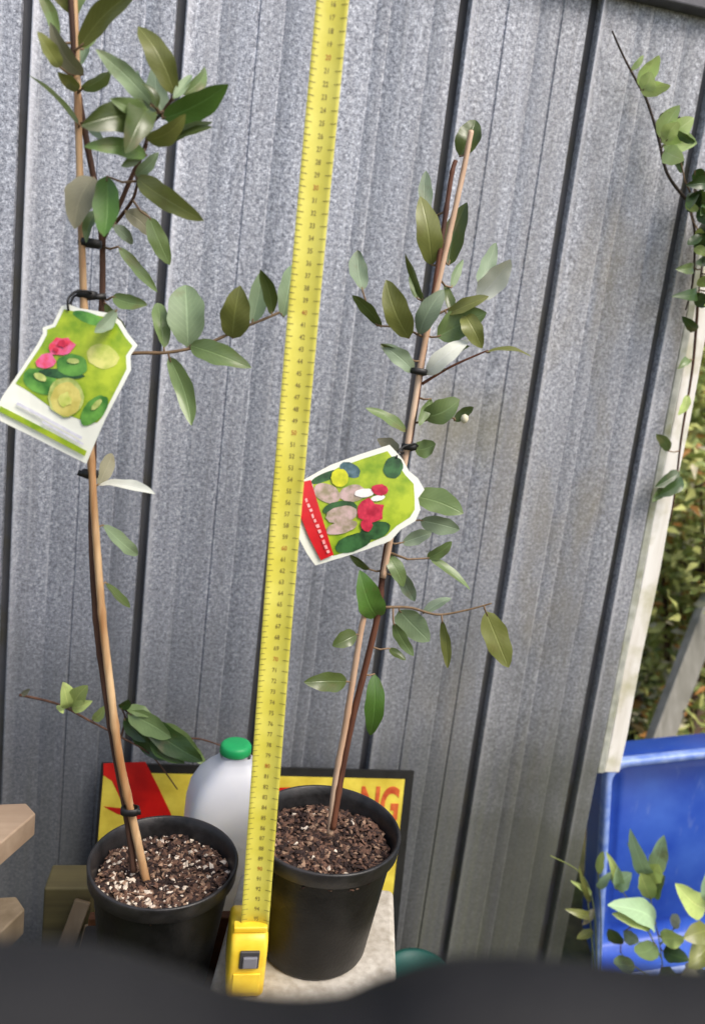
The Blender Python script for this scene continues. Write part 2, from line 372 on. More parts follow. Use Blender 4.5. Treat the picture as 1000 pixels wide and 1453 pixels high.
# ------------------------------------------------------------------ pots
POT_R, POT_H = .0725, .131
def potted(name_label, cx, cy, zb, group, seed, perl, k=1):
    rnd = random.Random(seed)
    root = empty('potted_plant', (cx, cy, zb), name_label, 'potted plant', group)
    H = POT_H; rb = .053
    prof = [(0.001, .004), (rb-.008, .004), (rb-.006, 0), (rb-.001, .0015), (rb, .004)]
    for i in range(1, 9): prof.append((rb+(.0665-rb)*i/8, .004+(H-.017-.004)*i/8))
    prof += [(.0668, H-.016), (.0705, H-.0155), (.0715, H-.0145), (POT_R-.0003, H-.003), (POT_R, H-.001), (POT_R-.0006, H), (POT_R-.002, H+.0004), (POT_R-.0034, H-.0006), (.0672, H-.010), (.064, H-.03), (.06, H-.05)]
    prof = [(r*k, z) for r, z in prof]
    o = MB().lathe((cx, cy, zb), prof[:15]+prof[14:15], 72).build('pot', M_black, root)
    MB().lathe((cx, cy, zb), prof[14:], 72).build('rim', M_rim, o)
    sz = zb+H-.021
    b = MB(); n = 40; vv = []
    for i in range(11):
        for j in range(n):
            r = .0645*k*i/10; th = 2*math.pi*j/n
            vv.append((cx+r*math.cos(th), cy+r*math.sin(th), sz+.006*noise.noise(Vector((r*math.cos(th)*30, r*math.sin(th)*30, seed)))-.004*(i/10)**3))
    b.add(vv, [(i*n+j, i*n+(j+1) % n, (i+1)*n+(j+1) % n, (i+1)*n+j) for i in range(10) for j in range(n)])
    b.build('soil', M_soil, root)
    b = MB(); bp = MB()
    def chip(mb, r0, flat, mi):
        r = .064*k*math.sqrt(rnd.random()); th = rnd.uniform(0, 6.283)
        c = Vector((cx+r*math.cos(th), cy+r*math.sin(th), sz+.006*noise.noise(Vector((r*math.cos(th)*30, r*math.sin(th)*30, seed)))+.001))
        rot = Matrix.Rotation(rnd.uniform(0, 6.28), 3, 'Z')@Matrix.Rotation(rnd.uniform(-.6, .6), 3, 'X')@Matrix.Rotation(rnd.uniform(-.5, .5), 3, 'Y')
        s = r0*rnd.uniform(.5, 1.4); sx, sy, szz = s*rnd.uniform(.7, 1.6), s*rnd.uniform(.5, .9), s*flat
        pts = []
        for (x, y, z) in ((1, 0, 0), (-1, 0, 0), (0, 1, 0), (0, -1, 0), (0, 0, 1), (0, 0, -1), (.7, .7, .3), (-.7, .6, -.3)):
            q = rnd.uniform(.75, 1.2); pts.append(c+rot@Vector((x*sx*q, y*sy*q, z*szz*q)))
        mb.add(pts, [(0, 6, 4), (6, 2, 4), (2, 7, 4), (7, 1, 4), (1, 3, 4), (3, 0, 4), (0, 5, 6), (6, 5, 2), (2, 5, 7), (7, 5, 1), (1, 5, 3), (3, 5, 0)], mi)
    for i in range(1500): chip(b, .0031, .5, rnd.choice((0, 0, 0, 0, 1, 2, 2, 2)))
    tag(b.build('bark_mulch', [M_bark, M_bark2, M_bark3], root, False), kind='stuff')
    for i in range(perl): chip(bp, rnd.choice((.0015, .0022, .0034)), .8, 0)
    tag(bp.build('fertiliser_grains', M_perl, root, False), kind='stuff')
    return root
GP = 'young staked shrubs in black pots'
PL = potted('tall staked shrub in black pot beside yellow tape, green fruit tag on bamboo stake', -.0196, .676, .382, GP, 3, 230)
PR = potted('staked shrub in black pot on pale block, red-striped fruit tag on its stem', .1365, .670, .4235, GP, 9, 26, 1.045)

def line(pts, Ya, Yb): # pixel polyline with depth going from Ya to Yb
    n = len(pts); tot = [0]
    for a, b in zip(pts[:-1], pts[1:]): tot.append(tot[-1]+math.hypot(b[0]-a[0], b[1]-a[1]))
    return [P(p[0], p[1], Ya+(Yb-Ya)*t/tot[-1]) for p, t in zip(pts, tot)]
def smooth(pts, k=4):
    out = []; n = len(pts)
    for i in range(n-1):
        p0, p1, p2, p3 = pts[max(i-1, 0)], pts[i], pts[i+1], pts[min(i+2, n-1)]
        for j in range(k):
            t = j/k; out.append(.5*((2*p1)+(p2-p0)*t+(2*p0-5*p1+4*p2-p3)*t*t+(3*p1-p0-3*p2+p3)*t**3))
    return out+[pts[-1]]
def cane(root, name, pts, r0, r1, mt, knots=0, seed=1, n=10):
    pts = smooth(pts, 8); k = len(pts); rnd = random.Random(seed)
    kn = sorted(rnd.sample(range(3, k-3), min(knots, max(0, k-6)))) if knots else []
    rad = []
    for i in range(k):
        r = r0+(r1-r0)*i/(k-1); r *= 1+.025*math.sin(i*1.9+seed)
        if i in kn: r *= 1.16
        rad.append(r)
    return MB().tube(pts, rad, n).build(name, mt, root), pts
def tie(root, px, Y, r, h=.008, tail=0, wx=1.5):
    c = P(*px, Y); b = MB(); pr = []
    b.lathe(c-Vector((0, 0, h/2)), [(r*.8, 0), (r, .0005), (r*1.05, h*.5), (r, h-.0005), (r*.8, h)], 20, 0, 2.4, wx, 1)
    if tail: b.box(c+Vector((tail/2, -.002, -.001)), (abs(tail), .002, h*.7), Matrix.Rotation(.3 if tail < 0 else -.2, 3, 'Y'))
    return b.build('tie', M_tie, root)

# ---------------- left plant
def left_plant():
    rnd = random.Random(21)
    YB, YT = .672, .700
    stake = line([(209, 1256), (188, 1160), (169, 1070), (155, 960), (146, 880), (138, 780), (132, 690), (124, 540), (119, 420), (114, 260), (110, 120), (104, -60)], YB, YT)
    o, sp = cane(PL, 'bamboo_stake', stake, .0040, .0026, M_bamboo, 9, 3)
    stem = line([(190, 1236), (181, 1160), (164, 1070), (147, 960), (137, 880), (131, 780), (131, 690), (136, 560), (145, 430), (146, 350), (148, 330)], YB+.004, YT+.006)
    o, st = cane(PL, 'stem', stem, .0034, .0024, M_stem, 6, 8)
    lead = line([(146, 350), (140, 290), (128, 225), (118, 170), (108, 110), (103, 40), (98, -50)], YT+.004, YT-.008)
    o, l1 = cane(PL, 'stem', lead, .0028, .0022, M_stem, 5, 4)
    b1 = line([(148, 336), (166, 300), (184, 258), (205, 212), (214, 178), (232, 158), (252, 128)], YT+.004, YT-.03)
    o, l2 = cane(PL, 'branch', b1, .0022, .0011, M_stem, 3, 5, 7)
    b2 = line([(160, 322), (188, 284), (196, 256)], YT+.002, YT-.02)
    o, l3 = cane(PL, 'branch', b2, .0017, .0010, M_stem, 0, 6, 7)
    b3 = line([(138, 506), (195, 501), (240, 500), (290, 489), (340, 467), (395, 444), (428, 424)], .696, .690)
    o, l4 = cane(PL, 'branch', b3, .0017, .0010, M_twig, 3, 7, 7)
    LN = [sp, st, l1, l2, l3, l4]
    T = .690
    D = [  # base, tip, apparent width, material, depth at base, at tip, roll
     ((82, 56), (50, -22), 18, 'mid', .69, .68, .2), ((86, 96), (56, 46), 22, 'olive', .68, .66, .4), ((118, 106), (72, 36), 26, 'brown', .695, .67, .2),
     ((112, 68), (204, -18), 30, 'olive', .69, .66, .15), ((220, 152), (136, 70), 28, 'pale', .665, .645, .1), ((116, 127), (157, 99), 18, 'mid', .69, .66, .4),
     ((112, 128), (83, 104), 18, 'olive', .69, .67, .3), ((113, 178), (42, 104), 8, 'dark', .69, .67, 1.1), ((215, 172), (120, 176), 42, 'dark', .664, .62, .25),
     ((214, 150), (183, 212), 40, 'dark', .66, .625, -.2), ((249, 134), (196, 34), 36, 'olive', .66, .655, .1), ((234, 168), (222, 92), 32, 'grey', .672, .69, .2),
     ((223, 154), (203, 117), 12, 'dark', .655, .65, .7), ((258, 134), (296, 93), 18, 'mid', .66, .68, .4), ((232, 168), (324, 121), 38, 'green', .655, .64, .2),
     ((208, 198), (262, 166), 26, 'olive', .66, .64, .3), ((236, 200), (302, 172), 16, 'grey', .66, .65, .6), ((240, 203), (300, 178), 9, 'dark', .657, .648, 1.0),
     ((208, 220), (124, 206), 26, 'lite', .66, .63, .3), ((193, 250), (224, 216), 17, 'pale', .67, .66, .3), ((194, 252), (285, 312), 32, 'olive', .67, .63, .25),
     ((152, 250), (149, 338), 36, 'green', .665, .64, .15), ((134, 252), (106, 322), 40, 'brown', .68, .66, .2), ((178, 300), (216, 334), 26, 'brown', .69, .70, .3),
     ((212, 308), (242, 376), 26, 'mid', .68, .69, .3), ((168, 350), (224, 414), 16, 'mid', .69, .70, .5), ((160, 421), (210, 433), 22, 'mid', .685, .67, .3),
     ((166, 440), (134, 472), 18, 'grey', .66, .638, .4), ((268, 493), (262, 400), 52, 'pale', .694, .71, .1), ((233, 494), (226, 424), 24, 'mid', .694, .72, .3),
     ((330, 480), (340, 407), 42, 'olive', .692, .675, .1), ((358, 458), (372, 386), 28, 'pale', .692, .70, .2), ((386, 446), (370, 383), 20, 'dark', .691, .67, .3),
     ((402, 450), (414, 370), 28, 'pale', .69, .71, .2), ((270, 490), (354, 519), 32, 'mid', .692, .67, .2), ((240, 506), (273, 604), 27, 'mid', .694, .68, .3),
     ((140, 688), (219, 698), 13, 'silver', .69, .65, .9), ((139, 688), (162, 642), 20, 'brown', .69, .72, .4), ((146, 745), (200, 788), 20, 'pale', .69, .72, .4),
     ((150, 826), (184, 864), 11, 'dark', .69, .67, .9), ((420, 432), (448, 380), 24, 'pale', .69, .70, .3), ((150, 430), (178, 470), 16, 'mid', .70, .72, .4),
     ((214, 172), (160, 140), 24, 'mid', .655, .63, .3), ((228, 160), (190, 96), 18, 'grey', .67, .69, .3), ((246, 140), (272, 104), 14, 'pale', .655, .67, .4), ((118, 70), (152, 22), 16, 'mid', .70, .72, .3), ((114, 118), (92, 78), 14, 'pale', .70, .71, .3), ((204, 214), (172, 236), 14, 'mid', .66, .65, .4), ((122, 172), (146, 196), 12, 'grey', .69, .68, .4), ((160, 320), (190, 346), 16, 'grey', .69, .70, .4), ((140, 300), (122, 340), 16, 'mid', .69, .67, .4),
     ((100, 30), (140, -40), 20, 'mid', .70, .71, .3), ((104, 20), (60, -60), 20, 'olive', .70, .69, .3), ((110, 95), (122, 45), 14, 'pale', .70, .73, .3),
    ]
    for (b_, t_, w_, mt, ya, yb, ro) in D: leaf(PL, b_, t_, w_, LM[mt], ya, yb, ro*rnd.choice((-1, 1)), None, LN, rnd)
    for px, Y, r, tl in (((185, 1150), .668, .0058, .010), ((128, 672), .688, .0048, -.010), ((128, 345), .694, .0064, 0), ((124, 418), .692, .0056, .016)):
        tie(PL, px, Y, r, .007, tl)
    return LN
left_plant()

# ---------------- right plant
def right_plant():
    rnd = random.Random(5)
    YB, YT = .672, .728
    p1 = line([(468, 1184), (476, 1110), (490, 1030), (503, 950), (513, 890), (523, 850)], YB, YB+.012)
    o, a = cane(PR, 'cane', p1, .0036, .0028, M_caneP, 3, 3)
    p2 = line([(472, 1176), (484, 1100), (500, 1020), (520, 940), (536, 870), (546, 790), (566, 690), (582, 620), (594, 545), (604, 480), (616, 410), (628, 330), (640, 250), (646, 228)], YB-.002, YT-.006)
    o, b = cane(PR, 'stem', p2, .0036, .0022, M_stemr, 10, 5)
    p3 = line([(543, 820), (562, 720), (585, 590), (598, 510), (612, 440), (626, 382), (645, 298), (658, 238), (668, 186)], YB+.012, YT-.002)
    o, c = cane(PR, 'cane', p3, .0030, .0026, M_caneP, 5, 7)
    b1 = line([(538, 862), (580, 862), (620, 872), (660, 866), (697, 856)], .694, .672)
    o, d = cane(PR, 'branch', b1, .0016, .0008, M_twig, 0, 2, 7)
    b2 = line([(598, 545), (640, 520), (692, 497)], .705, .69)
    o, e = cane(PR, 'branch', b2, .0016, .0008, M_stemr, 0, 2, 7)
    b3 = line([(604, 480), (572, 466), (535, 462)], .71, .70)
    o, f = cane(PR, 'branch', b3, .0013, .0008, M_twig, 0, 2, 7)
    b4 = line([(612, 450), (650, 432), (684, 420)], .712, .70)
    o, g = cane(PR, 'branch', b4, .0013, .0008, M_twig, 0, 2, 7)
    b5 = line([(590, 600), (625, 592), (646, 594)], .705, .69)
    o, h = cane(PR, 'branch', b5, .0012, .0007, M_twig, 0, 2, 7)
    LN = [a, b, c, d, e, f, g, h]
    D = [
     ((652, 222), (675, 168), 34, 'dark', .738, .742, .1), ((612, 376), (598, 278), 36, 'olive', .722, .715, .2), ((636, 376), (662, 288), 32, 'dark', .738, .742, .15),
     ((604, 305), (604, 243), 20, 'grey', .74, .76, .3), ((514, 412), (507, 356), 26, 'grey', .72, .75, .2), ((541, 464), (500, 418), 17, 'dark', .70, .69, .4),
     ((580, 480), (547, 398), 37, 'olive', .70, .695, .1), ((601, 428), (577, 358), 10, 'dark', .71, .70, .9), ((592, 424), (582, 386), 14, 'mid', .715, .72, .3),
     ((594, 474), (628, 410), 30, 'grey', .698, .69, .2), ((640, 408), (657, 368), 12, 'pale', .73, .74, .5), ((678, 424), (724, 368), 34, 'silver', .70, .68, .15),
     ((678, 402), (702, 346), 22, 'grey', .72, .74, .3), ((620, 478), (690, 444), 42, 'mid', .705, .69, .2), ((658, 446), (684, 492), 28, 'olive', .70, .685, .2),
     ((642, 446), (631, 402), 14, 'dark', .715, .73, .4), ((634, 446), (692, 419), 18, 'olive', .705, .69, .4), ((604, 532), (664, 480), 26, 'silver', .70, .69, .3),
     ((628, 520), (664, 488), 10, 'dark', .697, .69, .9), ((586, 527), (543, 488), 24, 'grey', .70, .69, .3), ((580, 508), (540, 488), 8, 'dark', .699, .69, .9),
     ((690, 500), (754, 503), 6, 'olive', .69, .67, 1.1), ((600, 592), (652, 568), 34, 'mid', .70, .69, .2), ((577, 612), (520, 578), 15, 'mid', .70, .69, .6),
     ((644, 597), (672, 578), 15, 'dark', .69, .68, .4), ((588, 638), (618, 630), 26, 'mid', .70, .69, .2), ((588, 704), (657, 728), 36, 'mid', .70, .68, .2),
     ((596, 738), (652, 752), 26, 'grey', .70, .71, .3), ((606, 792), (641, 769), 17, 'mid', .69, .68, .4), ((610, 792), (668, 836), 12, 'mid', .69, .67, .7),
     ((689, 868), (721, 947), 36, 'olive', .672, .66, .15), ((627, 880), (635, 948), 14, 'olive', .68, .67, .5), ((566, 866), (608, 908), 38, 'pale', .69, .70, .2),
     ((558, 884), (587, 930), 17, 'mid', .69, .68, .4), ((552, 920), (576, 936), 11, 'dark', .69, .68, .5), ((536, 876), (513, 814), 38, 'green', .688, .67, .15),
     ((549, 788), (574, 832), 22, 'mid', .69, .68, .3), ((566, 812), (588, 852), 20, 'grey', .70, .71, .3), ((506, 900), (473, 917), 24, 'dark', .68, .67, .2),
     ((492, 967), (434, 969), 28, 'dark', .678, .66, .2), ((531, 956), (527, 1046), 28, 'green', .69, .68, .2), ((524, 808), (496, 788), 10, 'dark', .69, .685, .6),
     ((570, 770), (612, 756), 20, 'grey', .70, .72, .3), ((612, 566), (594, 604), 14, 'mid', .70, .69, .4), ((566, 640), (535, 622), 18, 'brown', .71, .73, .4),
     ((560, 720), (596, 690), 16, 'olive', .71, .72, .4), ((600, 870), (640, 846), 14, 'grey', .69, .70, .5),
    ]
    for (b_, t_, w_, mt, ya, yb, ro) in D: leaf(PR, b_, t_, w_, LM[mt], ya, yb, ro*rnd.choice((-1, 1)), None, LN, rnd)
    bud = P(659, 592, .682); pr = [(.0002, 0), (.003, .0015), (.0038, .0045), (.003, .0075), (.0004, .009)]
    MB().lathe(bud-Vector((0, 0, .006)), pr, 12).build('flower_bud', plain('bud_cream', lin(214, 208, 180), .6, .1), PR)
    for px, Y, r in (((594, 527), .696, .0052), ((580, 634), .693, .0048)): tie(PR, px, Y, r, .006)
right_plant()

# ------------------------------------------------------------------ hanging tags (printed card)
def inpoly(p, poly):
    c = False
    for (x1, y1), (x2, y2) in zip(poly, poly[1:]+poly[:1]):
        if (y1 > p[1]) != (y2 > p[1]) and p[0] < (x2-x1)*(p[1]-y1)/(y2-y1)+x1: c = not c
    return c
def card(name, label, Y0, outline, prints, tilt, loop, slope=(0, 0)):
    """a thin card: outline and prints are photo pixels laid on the card's own plane"""
    cx = sum(p[0] for p in outline)/len(outline); cy = sum(p[1] for p in outline)/len(outline)
    C = P(cx, cy, Y0); N = Vector((tilt[0], -1, tilt[1])).normalized()
    def on(px, py, lift=0):
        d = ray(px, py); t = (C-CAM).dot(N)/d.dot(N); p = CAM+d*t
        k = .004*math.sin((px-cx)*.022)+.003*math.sin((py-cy)*.017+1)   # slight warp of the card
        return p+N*(lift+k)
    root = empty(name, C, label, 'plant tag')
    # grid the card so the warp shows
    def sheet(poly, lift, mt, nm, thick=0, parent=root):
        bm = bmesh.new(); vs_ = [bm.verts.new((p[0], p[1], 0)) for p in poly]; bm.faces.new(vs_)
        for ax in (0, 1):
            lo, hi = min(p[ax] for p in poly), max(p[ax] for p in poly); k = int((hi-lo)/18)
            for i in range(1, k+1):
                co = [0, 0, 0]; no = [0, 0, 0]; co[ax] = lo+(hi-lo)*i/(k+1); no[ax] = 1
                bmesh.ops.bisect_plane(bm, geom=bm.verts[:]+bm.edges[:]+bm.faces[:], plane_co=co, plane_no=no)
        bmesh.ops.triangulate(bm, faces=bm.faces[:])
        mb = MB(); bm.verts.ensure_lookup_table(); bm.verts.index_update()
        vv = [on(v.co.x, v.co.y, lift) for v in bm.verts]; fs = [[v.index for v in f.verts] for f in bm.faces]
        f = fs[0]
        if (vv[f[1]]-vv[f[0]]).cross(vv[f[2]]-vv[f[0]]).dot(N) < 0: fs = [q[::-1] for q in fs]
        mb.add(vv, fs); bm.free()
        o = mb.build(nm, mt, parent, not thick)
        if thick: s_ = o.modifiers.new('s', 'SOLIDIFY'); s_.thickness = thick; s_.offset = -1
        return o
    sheet(outline, 0, M_card, 'card', .0008)
    for i, (nm, poly, mt) in enumerate(prints): sheet(poly, .00025+.00012*i, mt, nm)
    b = MB(); b.tube(smooth([Vector(q) for q in loop(on)], 5), .0011, 6); b.build('loop', M_tie, root)
    return root
def ell(cx, cy, a, b, rot=0, n=22, wob=.05, seed=0):
    rnd = random.Random(seed+int(cx)); out = []
    for i in range(n):
        t = 2*math.pi*i/n; k = 1+rnd.uniform(-wob, wob); x, y = a*k*math.cos(t), b*k*math.sin(t)
        out.append((cx+x*math.cos(rot)-y*math.sin(rot), cy+x*math.sin(rot)+y*math.cos(rot)))
    return out
def inkm(name, c, c2=None, scale=90):
    m = NB(name); c2 = c2 or tuple(x*.6 for x in c[:3])+(1,)
    return m.set(Base_Color=m.ramp(m.noise(scale, 4), [(.36, c2), (.62, c)]), Roughness=.32)
M_card = plain('card_white', lin(238, 240, 228), .35, .04, 40, .05)
I_lime = inkm('ink_lime', lin(186, 204, 52), lin(126, 160, 30), 45)
I_grn = inkm('ink_green', lin(112, 172, 72), lin(54, 112, 38), 60)
I_dgrn = inkm('ink_dark_green', lin(64, 112, 62), lin(32, 64, 34), 80)
I_pink = inkm('ink_pink', lin(232, 110, 156), lin(226, 66, 84), 140)
I_red = inkm('ink_red', lin(226, 34, 42), lin(196, 22, 34), 30)
I_flower = inkm('ink_crimson', lin(222, 56, 84), lin(170, 20, 52), 120)
I_flesh = inkm('ink_flesh', lin(226, 214, 122), lin(198, 186, 92), 90)
I_rind = inkm('ink_rind', lin(206, 214, 130), lin(150, 170, 80), 90)
I_paleg = inkm('ink_pale_green', lin(226, 224, 130), lin(180, 196, 80), 70)
I_grey = inkm('ink_grey', lin(232, 232, 240), lin(206, 206, 220), 200)
I_blush = inkm('ink_blush', lin(206, 178, 176), lin(150, 140, 112), 110)
I_blue = inkm('ink_blue_grey', lin(104, 132, 146), lin(50, 82, 84), 90)
I_white = inkm('ink_white', lin(250, 248, 244), lin(236, 232, 230))
I_pinkw = inkm('ink_pink_white', lin(244, 190, 188), lin(236, 140, 140), 200)
I_yel = inkm('ink_yellow', lin(224, 222, 40), lin(184, 190, 30))
ol = [(86, 433), (97, 431), (112, 437), (134, 441), (160, 446), (173, 457), (183, 474), (197, 491), (187, 506), (188, 526), (177, 548), (164, 572), (150, 598), (136, 629), (123, 658), (92, 643), (58, 626), (0, 597), (-9, 588), (4, 562), (28, 526), (52, 488), (60, 472), (59, 464), (74, 459), (81, 444)]
inner = [(90, 438), (112, 443), (158, 452), (169, 462), (179, 479), (190, 492), (181, 506), (182, 525), (171, 547), (158, 572), (146, 594), (140, 600), (122, 598), (78, 582), (42, 556), (22, 544), (34, 526), (58, 490), (66, 474), (66, 467), (78, 463), (86, 447)]
pr = [('printed_ground', inner, I_lime), ('printed_leaf', ell(128, 452, 26, 8, .35, seed=3), I_grn), ('printed_fruit', ell(148, 507, 24, 17, .3, seed=1), I_paleg),
      ('printed_fruit', ell(58, 541, 27, 17, .45, seed=2), I_grn), ('printed_leaf', ell(88, 531, 34, 7, .1, seed=5), I_dgrn), ('printed_fruit', ell(104, 519, 23, 16, .1, seed=4), I_grn),
      ('printed_fruit', ell(136, 583, 26, 14, -.8, seed=6), I_grn), ('printed_flower', ell(86, 492, 20, 14, -.1, 14, .22, 7), I_pink), ('printed_flower', ell(66, 513, 13, 12, 0, 12, .22, 8), I_pink),
      ('printed_rind', ell(95, 564, 26, 28, 0, seed=9), I_rind), ('printed_flesh', ell(95, 567, 22, 24, 0, seed=10), I_flesh),
      ('printed_highlight', ell(58, 535, 10, 5, .45, seed=31), I_rind), ('printed_highlight', ell(106, 513, 9, 4, .1, seed=32), I_rind), ('printed_highlight', ell(140, 575, 10, 4, -.8, seed=33), I_rind), ('printed_core', ell(95, 567, 9, 10, 0, 10, .3, 34), I_paleg), ('printed_stamen', ell(90, 488, 8, 5, 0, 9, .4, 35), I_flower), ('printed_stamen', ell(80, 497, 4, 3, 0, 8, .4, 36), I_flower), ('printed_stripe', [(0, 584), (122, 647), (125, 640), (2, 576)], I_lime),
      ('printed_line', [(24, 574), (118, 624), (119, 620), (26, 570)], I_grey), ('printed_line', [(60, 600), (120, 632), (121, 629), (62, 597)], I_grey)]
card('plant_tag', 'white-edged lime card printed with cut green fruit and pink flowers, hung on bamboo stake', .660, ol, pr, (-.05, .12),
     lambda on: [on(97, 440, .001), on(98, 425, .004), P(108, 414, .678), P(122, 413, .681), P(130, 416, .688), P(124, 419, .70), P(106, 420, .69), on(97, 434, -.003), on(97, 442, -.001)])
ol2 = [(428, 683), (470, 660), (510, 645), (552, 631), (560, 640), (570, 652), (578, 668), (590, 678), (599, 694), (590, 706), (593, 722), (586, 738), (566, 750), (552, 766), (520, 779), (486, 791), (448, 803), (436, 786), (421, 758), (423, 720)]
in2 = [(444, 684), (480, 664), (515, 651), (549, 640), (556, 650), (565, 662), (573, 674), (584, 686), (585, 705), (585, 722), (578, 733), (560, 745), (546, 759), (518, 772), (486, 785), (473, 789), (462, 760), (449, 715)]
pr2 = [('printed_ground', in2, I_lime), ('printed_leaf', ell(462, 677, 22, 6, -.4, seed=1), I_dgrn), ('printed_leaf', ell(497, 667, 15, 10, .5, seed=2), I_blue), ('printed_leaf', ell(556, 663, 13, 16, .4, seed=3), I_dgrn),
       ('printed_leaf', ell(500, 770, 26, 12, -.35, seed=4), I_dgrn), ('printed_leaf', ell(530, 752, 22, 12, -.35, seed=14), I_dgrn), ('printed_fruit', ell(464, 700, 20, 13, .4, seed=5), I_blush), ('printed_fruit', ell(500, 700, 18, 12, -.2, seed=6), I_blush),
       ('printed_fruit', ell(482, 721, 24, 10, -.15, seed=16), I_dgrn), ('printed_fruit', ell(484, 730, 22, 12, -.2, seed=7), I_blush), ('printed_fruit', ell(484, 748, 22, 9, -.3, seed=8), I_blush), ('printed_fruit', ell(482, 678, 12, 13, 0, seed=9), I_yel),
       ('printed_petal', ell(516, 699, 14, 6, -.1, seed=10), I_white), ('printed_petal', ell(534, 706, 10, 4, -.2, seed=20), I_white), ('printed_flower', ell(522, 726, 19, 17, 0, 12, .25, 11), I_flower), ('printed_flower', ell(536, 695, 11, 8, 0, 10, .15, 12), I_flower),
       ('printed_flower', ell(518, 744, 8, 9, 0, 10, .15, 13), I_flower),
       ('printed_stripe', [(428, 684), (441, 681), (451, 715), (463, 755), (473, 787), (455, 795), (438, 762), (424, 728)], I_red)]
rl = random.Random(3)
for i in range(11):
    a = 432+i*3.0; c = 708+i*7.3; w_ = rl.uniform(2.5, 4.5); h_ = rl.uniform(3.5, 6)
    pr2.append(('printed_lettering', [(a, c), (a+w_, c-1.5), (a+w_+1.8, c+h_-1.5), (a+1.8, c+h_)], I_pinkw))
card('plant_tag', 'white-edged card with red stripe and crimson flowers, hung on the stem beside yellow tape', .668, ol2, pr2, (.06, .1),
     lambda on: [on(560, 650, .001), P(566, 640, .676), P(574, 633, .682), P(588, 630, .69), P(592, 636, .705), P(576, 641, .70), on(563, 648, -.003), on(559, 652, -.001)])

